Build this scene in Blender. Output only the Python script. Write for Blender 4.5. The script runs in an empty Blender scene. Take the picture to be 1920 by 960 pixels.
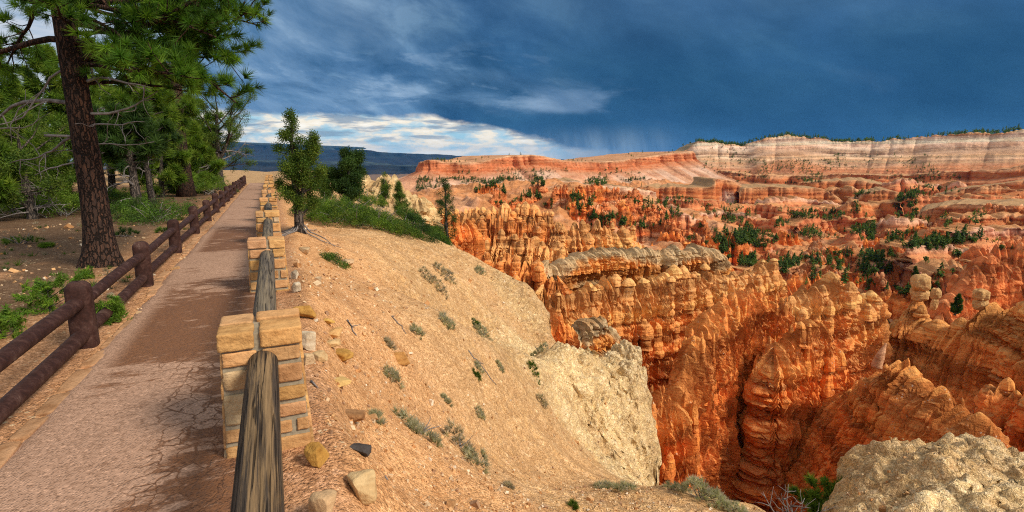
import bpy, math, random
import numpy as np
from mathutils import Vector

# ------------------------------------------------------------------ camera, light, exposure
SC = bpy.context.scene
COL = SC.collection
EYE = 1.65
FOC = 1000.0                       # focal length in pixels of the 1920 px wide photograph
PITCH = math.radians(10.2)
CP, SP = math.cos(PITCH), math.sin(PITCH)

cd = bpy.data.cameras.new('camera')
cam = bpy.data.objects.new('camera', cd)
COL.objects.link(cam)
cam.location = (0, 0, EYE)
cam.rotation_euler = (math.radians(90) - PITCH, 0, 0)
cd.sensor_width = 36.0
cd.lens = 36.0 * FOC / 1920.0
cd.clip_start = 0.05
cd.clip_end = 80000
SC.camera = cam

SC.view_settings.view_transform = 'Standard'
SC.view_settings.look = 'None'
SC.view_settings.exposure = 0.42
SC.view_settings.gamma = 1.0
SC.view_settings.use_curve_mapping = False
SC.render.engine = 'CYCLES'
SC.cycles.use_denoising = False
SC.cycles.filter_width = 1.1
SC.cycles.max_bounces = 6
SC.cycles.diffuse_bounces = 3
SC.cycles.transparent_max_bounces = 8

SUN_EL, SUN_AZ = math.radians(39), math.radians(118)   # azimuth from +Y (view direction), clockwise
sun_dir = Vector((math.sin(SUN_AZ) * math.cos(SUN_EL), math.cos(SUN_AZ) * math.cos(SUN_EL), math.sin(SUN_EL)))
sl = bpy.data.lights.new('sun', 'SUN')
sl.energy = 3.1
sl.angle = math.radians(17)
sl.color = (1.0, 0.90, 0.76)
so = bpy.data.objects.new('sun', sl)
COL.objects.link(so)
so.location = (0, 0, 300)
so.rotation_euler = sun_dir.to_track_quat('Z', 'Y').to_euler()


class NT:
    """Small helper to write node trees."""
    def __init__(self, tree):
        self.t = tree
        tree.nodes.clear()

    def n(self, typ, **kw):
        nd = self.t.nodes.new(typ)
        for k, v in kw.items():
            setattr(nd, k, v)
        return nd

    def put(self, sock, v):
        if isinstance(v, bpy.types.NodeSocket):
            self.t.links.new(v, sock)
        elif v is not None:
            sock.default_value = v

    def math(self, op, a, b=None, c=None, clamp=False):
        nd = self.n('ShaderNodeMath', operation=op)
        nd.use_clamp = clamp
        self.put(nd.inputs[0], a)
        if b is not None: self.put(nd.inputs[1], b)
        if c is not None: self.put(nd.inputs[2], c)
        return nd.outputs[0]

    def vmath(self, op, a, b=None):
        nd = self.n('ShaderNodeVectorMath', operation=op)
        self.put(nd.inputs[0], a)
        if b is not None: self.put(nd.inputs[1], b)
        return nd.outputs[0]

    def comb(self, x, y, z):
        nd = self.n('ShaderNodeCombineXYZ')
        self.put(nd.inputs[0], x); self.put(nd.inputs[1], y); self.put(nd.inputs[2], z)
        return nd.outputs[0]

    def sep(self, v):
        nd = self.n('ShaderNodeSeparateXYZ')
        self.put(nd.inputs[0], v)
        return nd.outputs

    def noise(self, vec, scale=1.0, detail=4.0, rough=0.55, dist=0.0):
        nd = self.n('ShaderNodeTexNoise')
        self.put(nd.inputs['Vector'], vec)
        nd.inputs['Scale'].default_value = scale
        nd.inputs['Detail'].default_value = detail
        nd.inputs['Roughness'].default_value = rough
        nd.inputs['Distortion'].default_value = dist
        return nd.outputs['Fac']

    def voro(self, vec, scale=1.0, feature='F1', out='Distance', rnd=1.0):
        nd = self.n('ShaderNodeTexVoronoi', feature=feature)
        self.put(nd.inputs['Vector'], vec)
        nd.inputs['Scale'].default_value = scale
        nd.inputs['Randomness'].default_value = rnd
        return nd.outputs[out]

    def ss(self, v, lo, hi, a=0.0, b=1.0):
        nd = self.n('ShaderNodeMapRange', interpolation_type='SMOOTHSTEP')
        self.put(nd.inputs[0], v)
        self.put(nd.inputs[1], lo); self.put(nd.inputs[2], hi)
        self.put(nd.inputs[3], a); self.put(nd.inputs[4], b)
        return nd.outputs[0]

    def lin(self, v, lo, hi, a=0.0, b=1.0):
        nd = self.n('ShaderNodeMapRange')
        nd.clamp = True
        self.put(nd.inputs[0], v)
        self.put(nd.inputs[1], lo); self.put(nd.inputs[2], hi)
        self.put(nd.inputs[3], a); self.put(nd.inputs[4], b)
        return nd.outputs[0]

    def mix(self, f, a, b, blend='MIX'):
        nd = self.n('ShaderNodeMix', data_type='RGBA', blend_type=blend)
        self.put(nd.inputs[0], f)
        self.put(nd.inputs[6], a if not isinstance(a, tuple) or len(a) == 4 else (*a, 1))
        self.put(nd.inputs[7], b if not isinstance(b, tuple) or len(b) == 4 else (*b, 1))
        return nd.outputs[2]

    def ramp(self, f, stops):
        nd = self.n('ShaderNodeValToRGB')
        self.put(nd.inputs[0], f)
        e = nd.color_ramp.elements
        while len(e) < len(stops): e.new(0.5)
        for el, (p, c) in zip(e, stops):
            el.position = p
            el.color = (*c, 1) if len(c) == 3 else c
        return nd.outputs[0]


# ------------------------------------------------------------------ sky
def build_world():
    w = bpy.data.worlds.new('World')
    SC.world = w
    w.use_nodes = True
    N = NT(w.node_tree)
    sky = N.n('ShaderNodeTexSky', sky_type='NISHITA')
    sky.sun_disc = False
    sky.sun_elevation = SUN_EL
    sky.sun_rotation = SUN_AZ
    sky.altitude = 2400
    clear = N.vmath('SCALE', sky.outputs[0]); clear.node.inputs[3].default_value = 1.0
    tc = N.n('ShaderNodeTexCoord')
    D = N.vmath('NORMALIZE', tc.outputs['Generated'])
    x, y, z = N.sep(D)
    az = N.math('MULTIPLY', N.math('ARCTAN2', x, y), 57.2958)
    el = N.math('MULTIPLY', N.math('ARCSINE', z), 57.2958)
    # cloud deck seen in perspective (a plane overhead)
    zz = N.math('ADD', N.math('MAXIMUM', z, 0.0), 0.10)
    deck = N.comb(N.math('DIVIDE', x, zz), N.math('DIVIDE', y, zz), 0.0)
    big = N.noise(deck, 0.55, 5, 0.55, 0.6)
    # storm colour: dark blue body with slightly lighter veils
    sheet = N.noise(N.comb(N.math('MULTIPLY', az, 0.075), N.math('ADD', N.math('MULTIPLY', el, 0.13), N.math('MULTIPLY', az, 0.015)), 0.0), 1.0, 8, 0.56, 0.4)
    storm = N.ramp(N.math('ADD', N.math('MULTIPLY', sheet, 0.75), N.math('MULTIPLY', big, 0.25)), [
        (0.30, (0.008, 0.048, 0.118)), (0.45, (0.020, 0.078, 0.165)),
        (0.58, (0.030, 0.105, 0.225)), (0.74, (0.085, 0.17, 0.295))])
    # higher up the deck is greyer and lighter
    up = N.ss(el, 7.0, 17.0)
    storm = N.mix(N.math('MULTIPLY', up, 0.62), storm, (0.040, 0.092, 0.185))
    # to the left the veil is lighter
    lft = N.ss(az, 0.0, -28.0)
    storm = N.mix(N.math('MULTIPLY', lft, 0.70), storm, (0.135, 0.24, 0.385))
    # dark core low in the centre and right
    core = N.math('MULTIPLY', N.ss(az, -12.0, 6.0), N.math('MULTIPLY', N.ss(el, 13.0, 6.0), N.ss(el, 0.8, 4.0)))
    storm = N.mix(N.math('MULTIPLY', core, 0.62), storm, (0.012, 0.056, 0.126))
    # torn light wisps in front of the dark body
    wc = N.comb(N.math('ADD', N.math('MULTIPLY', az, 0.060), N.math('MULTIPLY', el, 0.09)), N.math('MULTIPLY', el, 0.26), 3.7)
    wn = N.noise(wc, 1.0, 6, 0.55, 0.55)
    wmask = N.math('MULTIPLY', N.math('MULTIPLY', N.ss(az, -36.0, -22.0), N.ss(az, 8.0, -6.0)),
                   N.math('MULTIPLY', N.ss(el, 4.2, 6.0), N.ss(el, 13.0, 7.5)))
    wisp = N.math('MULTIPLY', N.ss(wn, 0.42, 0.66), wmask)
    storm = N.mix(N.math('MULTIPLY', wisp, 0.55), storm, (0.15, 0.26, 0.40))
    bl = N.noise(N.comb(N.math('ADD', N.math('MULTIPLY', az, 0.13), N.math('MULTIPLY', el, 0.20)), N.math('SUBTRACT', N.math('MULTIPLY', el, 0.42), N.math('MULTIPLY', az, 0.03)), 6.2), 1.0, 8, 0.60, 0.35)
    storm = N.mix(N.math('MULTIPLY', N.math('MULTIPLY', N.ss(bl, 0.50, 0.62), wmask), 0.50), storm, (0.23, 0.35, 0.49))
    storm = N.mix(N.math('MULTIPLY', N.math('MULTIPLY', N.ss(bl, 0.47, 0.36), wmask), 0.45), storm, (0.020, 0.075, 0.165))
    wmask2 = N.math('MULTIPLY', N.math('MULTIPLY', N.ss(az, 0.0, 3.0), N.ss(az, 17.0, 9.0)),
                    N.math('MULTIPLY', N.ss(el, 4.4, 5.2), N.ss(el, 8.4, 6.2)))
    storm = N.mix(N.math('MULTIPLY', N.math('MULTIPLY', N.ss(wn, 0.47, 0.62), wmask2), 0.45), storm, (0.16, 0.26, 0.40))
    # rolling texture of the whole deck
    rl = N.noise(N.comb(N.math('ADD', N.math('MULTIPLY', az, 0.125), N.math('MULTIPLY', el, 0.07)), N.math('ADD', N.math('MULTIPLY', el, 0.20), N.math('MULTIPLY', az, 0.03)), 12.0), 1.0, 9, 0.60, 0.35)
    rlm = N.math('ADD', 0.35, N.math('MULTIPLY', N.ss(az, 14.0, -12.0), 0.65))
    storm = N.mix(rlm, storm, N.mix(1.0, storm, N.ramp(rl, [(0.32, (0.36, 0.55, 0.66)), (0.46, (0.88, 0.93, 0.97)), (0.56, (1.35, 1.22, 1.15)), (0.68, (2.3, 1.8, 1.5))]), 'MULTIPLY'))
    # bright gap under the storm, low on the left
    edge = N.lin(az, -8.0, 9.0, 4.45, 0.9)
    edge = N.math('ADD', edge, N.math('MULTIPLY', N.math('SUBTRACT', N.noise(N.comb(N.math('MULTIPLY', az, 0.22), N.math('MULTIPLY', el, 0.5), 1.0), 1.0, 5, 0.6), 0.5), 1.7))
    gap = N.ss(N.math('SUBTRACT', edge, el), -0.30, 0.42)
    gap = N.math('MULTIPLY', gap, N.ss(az, 13.0, 2.0))
    cu = N.noise(N.comb(N.math('MULTIPLY', az, 0.30), N.math('MULTIPLY', el, 0.95), 9.0), 1.0, 9, 0.60, 0.15)
    cu2 = N.noise(N.comb(N.math('MULTIPLY', az, 0.16), N.math('MULTIPLY', el, 1.3), 4.0), 1.0, 6, 0.58, 0.2)
    low = N.ramp(cu, [(0.36, (0.31, 0.52, 0.62)), (0.46, (0.50, 0.60, 0.62)), (0.54, (0.82, 0.73, 0.57)), (0.66, (0.88, 0.83, 0.72))])
    greybase = N.math('MULTIPLY', N.ss(cu2, 0.46, 0.60), N.ss(el, 0.8, 2.8))
    low = N.mix(N.math('MULTIPLY', greybase, 0.85), low, (0.20, 0.27, 0.34))
    haze_l = N.ss(el, 2.0, -0.2)
    low = N.mix(N.math('MULTIPLY', haze_l, 0.55), low, (0.66, 0.69, 0.68))
    skyc = N.mix(gap, storm, low)
    # rain shafts
    rs = N.noise(N.comb(N.math('ADD', N.math('MULTIPLY', az, 0.36), N.math('MULTIPLY', el, 0.08)), N.math('MULTIPLY', el, 0.07), 2.0), 1.0, 5, 0.6)
    rmask = N.math('MULTIPLY', N.math('MULTIPLY', N.ss(az, -1.0, 7.0), N.ss(az, 20.0, 10.0)), N.ss(el, 4.0, 0.2))
    skyc = N.mix(N.math('MULTIPLY', N.math('MULTIPLY', N.ss(rs, 0.20, 0.80), rmask), 1.0), skyc, (0.28, 0.37, 0.44))
    # the rest of the sky (left and behind): bright broken cloud with clear gaps
    cl = N.ss(N.noise(deck, 0.9, 6, 0.6, 0.3), 0.36, 0.56)
    bright = N.mix(cl, (0.25, 0.33, 0.42), (0.63, 0.60, 0.56))
    back = N.math('MAXIMUM', N.ss(az, -29.0, -41.0), N.ss(az, 62.0, 100.0))
    back = N.math('MAXIMUM', back, N.ss(el, 24.0, 52.0))
    skyc = N.mix(back, skyc, bright)
    cloud = N.n('ShaderNodeBackground'); N.put(cloud.inputs[0], skyc); cloud.inputs[1].default_value = 1.0
    clr = N.n('ShaderNodeBackground'); N.put(clr.inputs[0], clear); clr.inputs[1].default_value = 0.10
    mx = N.n('ShaderNodeMixShader')
    N.put(mx.inputs[0], N.math('SUBTRACT', 1.0, N.math('MULTIPLY', back, 0.25)))
    N.t.links.new(clr.outputs[0], mx.inputs[1]); N.t.links.new(cloud.outputs[0], mx.inputs[2])
    out = N.n('ShaderNodeOutputWorld')
    N.t.links.new(mx.outputs[0], out.inputs[0])

build_world()

# ------------------------------------------------------------------ helpers
_R = np.random.RandomState(7).rand(64, 64, 64).astype(np.float32)

def vnoise(x, y, z):
    """value noise in -1..1 at unit wavelength"""
    x, y, z = np.broadcast_arrays(np.asarray(x, np.float32), np.asarray(y, np.float32), np.asarray(z, np.float32))
    xi, yi, zi = np.floor(x), np.floor(y), np.floor(z)
    fx, fy, fz = x - xi, y - yi, z - zi
    fx = fx * fx * (3 - 2 * fx); fy = fy * fy * (3 - 2 * fy); fz = fz * fz * (3 - 2 * fz)
    x0 = xi.astype(np.int32) & 63; y0 = yi.astype(np.int32) & 63; z0 = zi.astype(np.int32) & 63
    x1 = (x0 + 1) & 63; y1 = (y0 + 1) & 63; z1 = (z0 + 1) & 63
    a = _R[x0, y0, z0] * (1 - fx) + _R[x1, y0, z0] * fx
    b = _R[x0, y1, z0] * (1 - fx) + _R[x1, y1, z0] * fx
    c = _R[x0, y0, z1] * (1 - fx) + _R[x1, y0, z1] * fx
    d = _R[x0, y1, z1] * (1 - fx) + _R[x1, y1, z1] * fx
    a = a * (1 - fy) + b * fy
    c = c * (1 - fy) + d * fy
    return (a * (1 - fz) + c * fz) * 2 - 1

def fbm(x, y, z, octv=4, gain=0.5, lac=2.03):
    s = 0; a = 1.0; t = 0
    for i in range(octv):
        s = s + a * vnoise(x + 17.3 * i, y + 5.1 * i, z + 9.7 * i)
        t += a; a *= gain
        x, y, z = x * lac, y * lac, z * lac
    return s / t

def ridged(x, y, z, octv=4, gain=0.5, lac=2.1):
    s = 0; a = 1.0; t = 0
    for i in range(octv):
        s = s + a * (1 - np.abs(vnoise(x + 13.3 * i, y + 7.1 * i, z + 3.7 * i)) * 2).clip(-1, 1)
        t += a; a *= gain
        x, y, z = x * lac, y * lac, z * lac
    return s / t

def sst(x, lo, hi):
    t = np.clip((np.asarray(x, float) - lo) / (hi - lo), 0, 1)
    return t * t * (3 - 2 * t)

def W(px, py, Y):
    """world point seen at photo pixel (px, py), Y metres ahead of the camera"""
    v = (480.0 - py) / FOC
    f = CP + SP * v
    u = -SP + CP * v
    k = Y / f
    return np.array([k * (px - 960.0) / FOC, Y, EYE + k * u])

def ray(px, py):
    v = (480.0 - py) / FOC
    return np.array([(px - 960.0) / FOC, CP + SP * v, -SP + CP * v])

# path coordinates: a along the walkway, b to its right
PD = np.array([-0.408, 0.913]); PR = np.array([0.913, 0.408])
def ab(a, b):
    return PD[0] * a + PR[0] * b, PD[1] * a + PR[1] * b
def to_ab(x, y):
    return x * PD[0] + y * PD[1], x * PR[0] + y * PR[1]

class MB:
    """collects vertices, faces (3 or 4 corners) and a colour per vertex for one mesh"""
    def __init__(self):
        self.v = []; self.c = []; self.f = {3: [], 4: []}; self.n = 0; self.hascol = False

    def add(self, V, F, col=None):
        V = np.asarray(V, np.float32).reshape(-1, 3)
        if not isinstance(F, (list, tuple)):
            F = [F]
        for f in F:
            f = np.asarray(f, np.int32)
            if f.size:
                self.f[f.shape[1]].append(f + self.n)
        self.v.append(V)
        c = np.ones((len(V), 3), np.float32)
        if col is not None:
            c[:] = np.asarray(col, np.float32); self.hascol = True
        self.c.append(c)
        self.n += len(V)

    def build(self, name, mat, parent=None, smooth=True, loc=None):
        V = np.concatenate(self.v)
        if loc is not None:
            V = V - np.asarray(loc, np.float32)
        t = np.concatenate(self.f[3]) if self.f[3] else np.zeros((0, 3), np.int32)
        q = np.concatenate(self.f[4]) if self.f[4] else np.zeros((0, 4), np.int32)
        me = bpy.data.meshes.new(name)
        me.vertices.add(len(V)); me.vertices.foreach_set('co', V.ravel())
        me.loops.add(t.size + q.size)
        me.loops.foreach_set('vertex_index', np.concatenate([t.ravel(), q.ravel()]))
        me.polygons.add(len(t) + len(q))
        ls = np.concatenate([np.arange(len(t)) * 3, t.size + np.arange(len(q)) * 4]).astype(np.int32)
        me.polygons.foreach_set('loop_start', ls)
        me.polygons.foreach_set('use_smooth', np.full(len(ls), smooth))
        me.update(calc_edges=True)
        me.validate()
        if self.hascol:
            at = me.attributes.new('Col', 'FLOAT_COLOR', 'POINT')
            c = np.concatenate(self.c)
            at.data.foreach_set('color', np.concatenate([c, np.ones((len(c), 1), np.float32)], 1).ravel())
        me.materials.append(mat)
        o = bpy.data.objects.new(name, me)
        COL.objects.link(o)
        if loc is not None:
            o.location = loc
        if parent is not None:
            o.parent = parent
        return o

def tag(o, label=None, cat=None, group=None, kind=None):
    if label: o['label'] = label
    if cat: o['category'] = cat
    if group: o['group'] = group
    if kind: o['kind'] = kind
    elif cat: o['kind'] = 'thing'
    return o

def empty(name, loc, label=None, cat=None, group=None, rz=0.0):
    o = bpy.data.objects.new(name, None)
    COL.objects.link(o)
    o.location = loc; o.rotation_euler = (0, 0, rz)
    o.empty_display_size = 0.2
    return tag(o, label, cat, group)

def copy_tree(o, parent=None):
    c = o.copy(); COL.objects.link(c); c.parent = parent
    for ch in [h for h in bpy.data.objects if h.parent == o]:
        copy_tree(ch, c)
    return c

def grid_faces(nr, nc, close=False):
    i = np.arange(nr - 1)[:, None]; j = np.arange(nc if close else nc - 1)[None, :]
    j2 = (j + 1) % nc
    return np.stack(np.broadcast_arrays(i * nc + j, i * nc + j2, (i + 1) * nc + j2, (i + 1) * nc + j), -1).reshape(-1, 4)

def tube(mb, pts, rad, n=8, col=None, cap=True, wob=None):
    P = np.asarray(pts, float); m = len(P)
    r = np.broadcast_to(np.asarray(rad, float), (m,))
    T = np.gradient(P, axis=0); T /= np.linalg.norm(T, axis=1)[:, None] + 1e-9
    ref = np.array([0, 0, 1.0]) if abs(T[0, 2]) < 0.9 else np.array([1.0, 0, 0])
    A = np.cross(T, ref); A /= np.linalg.norm(A, axis=1)[:, None] + 1e-9
    B = np.cross(T, A)
    th = np.arange(n) * 2 * math.pi / n
    rr = r[:, None] * (np.ones((m, n)) if wob is None else wob)
    V = P[:, None, :] + rr[..., None] * (np.cos(th)[None, :, None] * A[:, None, :] + np.sin(th)[None, :, None] * B[:, None, :])
    V = V.reshape(-1, 3)
    F = [grid_faces(m, n, True)]
    if cap:
        V = np.concatenate([V, P[:1], P[-1:]])
        j = np.arange(n); j2 = (j + 1) % n
        F.append(np.stack([np.full(n, m * n), j2, j], 1))
        F.append(np.stack([np.full(n, m * n + 1), (m - 1) * n + j, (m - 1) * n + j2], 1))
    mb.add(V, F, col)

def spline(P, n):
    """Catmull-Rom through the rows of P, n samples evenly spaced"""
    P = np.asarray(P, float)
    Q = np.concatenate([[2 * P[0] - P[1]], P, [2 * P[-1] - P[-2]]])
    out = []
    for i in range(len(P) - 1):
        t = np.linspace(0, 1, 40, endpoint=False)[:, None]
        a, b, c, d = Q[i], Q[i + 1], Q[i + 2], Q[i + 3]
        out.append(0.5 * ((2 * b) + (c - a) * t + (2 * a - 5 * b + 4 * c - d) * t ** 2 + (3 * b - a - 3 * c + d) * t ** 3))
    out.append(P[-1:])
    S = np.concatenate(out)
    L = np.concatenate([[0], np.cumsum(np.linalg.norm(np.diff(S[:, :2], axis=0), axis=1) + 1e-6)])
    s = np.linspace(0, L[-1], n)
    return np.stack([np.interp(s, L, S[:, k]) for k in range(P.shape[1])], 1), s

def polyl(P, n):
    P = np.asarray(P, float)
    L = np.concatenate([[0], np.cumsum(np.linalg.norm(np.diff(P, axis=0), axis=1) + 1e-6)])
    s = np.linspace(0, L[-1], n)
    return np.stack([np.interp(s, L, P[:, k]) for k in range(P.shape[1])], 1)

_cube_cache = {}
def cube_grid(n):
    if n in _cube_cache: return _cube_cache[n]
    t = np.linspace(-1, 1, n + 1)
    idx = {}; V = []; F = []
    def vid(p):
        k = tuple(np.round(p, 5))
        if k not in idx:
            idx[k] = len(V); V.append(p)
        return idx[k]
    for ax in range(3):
        for sg in (-1, 1):
            for i in range(n):
                for j in range(n):
                    q = []
                    for (di, dj) in ((0, 0), (1, 0), (1, 1), (0, 1)):
                        p = np.zeros(3); p[ax] = sg
                        p[(ax + 1) % 3] = t[i + di]; p[(ax + 2) % 3] = t[j + dj]
                        q.append(vid(p))
                    F.append(q if sg > 0 else q[::-1])
    _cube_cache[n] = (np.array(V), np.array(F, np.int32))
    return _cube_cache[n]

def rock(mb, centre, size, seed=0, n=6, p=5.0, rough=0.06, rot=None, col=None, freq=1.3, facet=0.0):
    """a rounded, noisy block; p = corner sharpness"""
    V, F = cube_grid(n)
    V = V / (np.abs(V) ** p).sum(1, keepdims=True) ** (1 / p)
    if facet:                        # planes knocked off the corners
        rg = np.random.RandomState(seed + 5)
        for _ in range(9):
            d = rg.normal(size=3); d /= np.linalg.norm(d)
            h = 1 - facet * rg.rand() + 0.12
            over = np.maximum(V @ d - h, 0)
            V = V - over[:, None] * d * 0.92
    o = seed * 3.17
    S = np.asarray(size, float) / 2
    Q = V * freq
    d = fbm(Q[:, 0] + o, Q[:, 1] + o * .7, Q[:, 2] - o, 3)
    V = V * (1 + rough * 2 * d)[:, None]
    V = V * S
    if rot is not None:
        V = V @ np.asarray(rot).T
    mb.add(V + np.asarray(centre), F, col)

def rotm(rx=0, ry=0, rz=0):
    from mathutils import Euler
    return np.array(Euler((rx, ry, rz)).to_matrix())

def tps_fit(P, z, lam=0.0):
    P = np.asarray(P, float); n = len(P)
    r2 = ((P[:, None] - P[None]) ** 2).sum(-1)
    K = 0.5 * r2 * np.log(r2 + 1e-12) + lam * np.eye(n)
    A = np.zeros((n + 3, n + 3)); A[:n, :n] = K
    A[:n, n] = 1; A[:n, n + 1:] = P; A[n, :n] = 1; A[n + 1:, :n] = P.T
    return P, np.linalg.solve(A, np.concatenate([z, np.zeros(3)]))

def tps_eval(fit, x, y):
    P, w = fit
    sh = np.shape(x); x = np.ravel(x).astype(float); y = np.ravel(y).astype(float)
    out = w[-3] + w[-2] * x + w[-1] * y
    for (px, py), c in zip(P, w):
        r2 = (x - px) ** 2 + (y - py) ** 2
        out += c * 0.5 * r2 * np.log(r2 + 1e-12)
    return out.reshape(sh)

# ------------------------------------------------------------------ materials
def new_mat(name):
    m = bpy.data.materials.new(name)
    m.use_nodes = True
    N = NT(m.node_tree)
    b = N.n('ShaderNodeBsdfPrincipled')
    b.inputs['Roughness'].default_value = 0.9
    b.inputs['Specular IOR Level'].default_value = 0.15
    o = N.n('ShaderNodeOutputMaterial')
    N.t.links.new(b.outputs[0], o.inputs[0])
    return m, N, b, o

def bump(N, b, h, strength, dist):
    nd = N.n('ShaderNodeBump')
    nd.inputs['Strength'].default_value = strength
    nd.inputs['Distance'].default_value = dist
    N.put(nd.inputs['Height'], h)
    N.t.links.new(nd.outputs[0], b.inputs['Normal'])

def geo(N):
    return N.n('ShaderNodeNewGeometry')

def attr(N, name='Col'):
    return N.n('ShaderNodeAttribute', attribute_name=name).outputs['Color']

def rock_mat(name, fine, dust=(0.62, 0.36, 0.16), dustf=0.4, bs=0.7, fleck=(0.62, 0.5, 0.38), fleckf=0.5):
    """canyon rock: colour of the beds from 'Col'; fine = size in metres of the fine grain"""
    m, N, b, o = new_mat(name)
    g = geo(N); P = g.outputs['Position']
    c = attr(N)
    n1 = N.noise(P, 0.22 / fine, 5, 0.6)
    n2 = N.noise(P, 1.0 / fine, 5, 0.65)
    st = N.noise(N.vmath('MULTIPLY', P, (0.25, 0.25, 2.2)), 0.5 / fine, 3, 0.5, 0.3)
    c = N.mix(1.0, c, N.ramp(n1, [(0.3, (0.74, 0.70, 0.66)), (0.5, (1, 1, 1)), (0.72, (1.16, 1.2, 1.25))]), 'MULTIPLY')
    c = N.mix(1.0, c, N.ramp(st, [(0.3, (0.80, 0.76, 0.72)), (0.5, (1, 1, 1)), (0.7, (1.08, 1.12, 1.16))]), 'MULTIPLY')
    c = N.mix(1.0, c, N.ramp(n2, [(0.3, (0.80, 0.78, 0.76)), (0.55, (1, 1, 1)), (0.75, (1.12, 1.12, 1.12))]), 'MULTIPLY')
    nz = N.sep(g.outputs['Normal'])[2]
    up = N.math('MULTIPLY', N.ss(nz, 0.35, 0.85), N.ss(n2, 0.35, 0.6))
    c = N.mix(N.math('MULTIPLY', up, dustf), c, dust)
    fl = N.math('MULTIPLY', N.ss(N.voro(P, 0.9 / fine), 0.26, 0.12), N.ss(N.noise(P, 0.3 / fine, 3), 0.50, 0.66))
    c = N.mix(N.math('MULTIPLY', fl, fleckf), c, fleck)
    N.put(b.inputs['Base Color'], c)
    h = N.math('ADD', N.math('MULTIPLY', n2, 1.0), N.math('MULTIPLY', N.noise(P, 3.1 / fine, 4, 0.6), 0.45))
    h = N.math('ADD', h, N.math('MULTIPLY', st, 0.8))
    bump(N, b, h, bs, fine * 0.9)
    return m
# ------------------------------------------------------------------ the rim: one ground sheet with its spurs
def pts_px(L):
    return [W(*p) for p in L]

rim_ctrl = pts_px([
    # far slope with the junipers
    (565, 437, 14.6), (620, 440, 16), (655, 388, 25), (722, 402, 29), (752, 408, 27), (600, 380, 28), (560, 345, 36),
    (800, 440, 25), (830, 472, 21.5), (700, 430, 20), (870, 490, 20), (890, 497, 19.5),
    # first spur
    (900, 507, 18.5), (1000, 550, 18.5), (1030, 600, 18.3), (850, 560, 15.3), (950, 620, 16.2), (750, 520, 13), (650, 480, 12),
    (650, 560, 8), (600, 520, 8.5), (1000, 645, 17.0), (955, 545, 19.3), (1000, 580, 19.0), (1035, 645, 18.4),
    # second spur, ending in the pale pinnacle
    (700, 600, 8), (820, 610, 10.5), (920, 650, 11.5), (1000, 690, 12.6), (1060, 675, 14), (1120, 672, 15), (1180, 662, 16),
    (1100, 760, 13.6), (1150, 850, 13.4), (1050, 800, 12.3), (1000, 760, 11.3), (950, 720, 10.5), (850, 680, 9), (750, 660, 7.2),
    (1190, 760, 15.0), (1195, 860, 14.2),
    (820, 632, 12.0), (895, 668, 13.2), (965, 700, 14.3), (780, 604, 11.2),
    # gully and the near slope
    (640, 690, 4.9), (720, 740, 5.7), (820, 790, 6.6), (900, 840, 7.6), (1000, 885, 8.9), (1100, 897, 10.3), (1190, 917, 11.6),
    (620, 800, 3.4), (600, 930, 2.6), (760, 850, 4.2), (760, 930, 3.5), (900, 900, 5), (1000, 930, 5.6), (1200, 940, 7.3),
    (1100, 952, 5.9), (1300, 945, 8.2), (1365, 955, 8.4),
    # pale spur at the bottom right
    (1750, 848, 8.6), (1920, 902, 8.0), (1620, 955, 7.4), (1680, 895, 8.0), (1820, 852, 8.7), (1880, 876, 8.4), (1750, 950, 6.6), (1900, 950, 6.4),
]) + [np.array(p) for p in [
    (2.5, 1.5, -1.4), (4.5, 3.0, -2.4), (8, 3, -2.3), (12, 8, -2.9), (14, 4, -2.3), (6, 0, -1.6), (2, -4, -.8), (12, -5, -1.5), (25, 5, -3), (30, -20, -2)]]
for a_ in (-20, -8, -3, 0, 3, 6, 10, 15, 22, 30, 40):
    x_, y_ = ab(a_, 0.3)
    rim_ctrl.append(np.array([x_, y_, -0.03 - 0.002 * max(a_, 0)]))
_rc = np.array(rim_ctrl)
_fit = tps_fit(_rc[:, :2], _rc[:, 2], 0.02)

RIM = np.array([(-90, 70), (-55, 64), (-30, 62), (-17, 55), (-10, 42), (-6, 34), (-4.2, 28), (-2.1, 23.8), (-1.5, 21.4), (-1.4, 19.9), (0.0, 19.2),
                (1.05, 18.4), (1.40, 17.6), (0.5, 16.2), (0.3, 15.2), (0.95, 14.7), (2.2, 15.6), (3.3, 16.8), (3.6, 17.0), (3.95, 16.5), (3.75, 14.8), (3.25, 12.6),
                (3.25, 10.6), (3.65, 9.4), (3.95, 8.5), (4.1, 7.2), (4.7, 6.4), (5.2, 7.3), (5.75, 8.3), (6.6, 9.4), (7.9, 9.7), (8.8, 9.3), (9.7, 8.2),
                (11.5, 7.0), (15, 7), (22, 9), (60, 0), (60, -80), (-200, -80), (-200, 70)], float)

def sdf_poly(x, y, P):
    sh = np.shape(x); x = np.ravel(x).astype(np.float64); y = np.ravel(y).astype(np.float64)
    d = np.full(x.shape, 1e18); ins = np.zeros(x.shape, bool)
    n = len(P)
    for i in range(n):
        ax, ay = P[i]; bx, by = P[(i + 1) % n]
        ex, ey = bx - ax, by - ay
        wx, wy = x - ax, y - ay
        t = np.clip((wx * ex + wy * ey) / (ex * ex + ey * ey), 0, 1)
        d = np.minimum(d, (wx - ex * t) ** 2 + (wy - ey * t) ** 2)
        c = ((ay <= y) & (by > y)) | ((by <= y) & (ay > y))
        with np.errstate(divide='ignore', invalid='ignore'):
            xi = ax + (y - ay) * ex / (by - ay)
        ins ^= c & (x < xi)
    d = np.sqrt(d)
    return np.where(ins, -d, d).reshape(sh)

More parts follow.
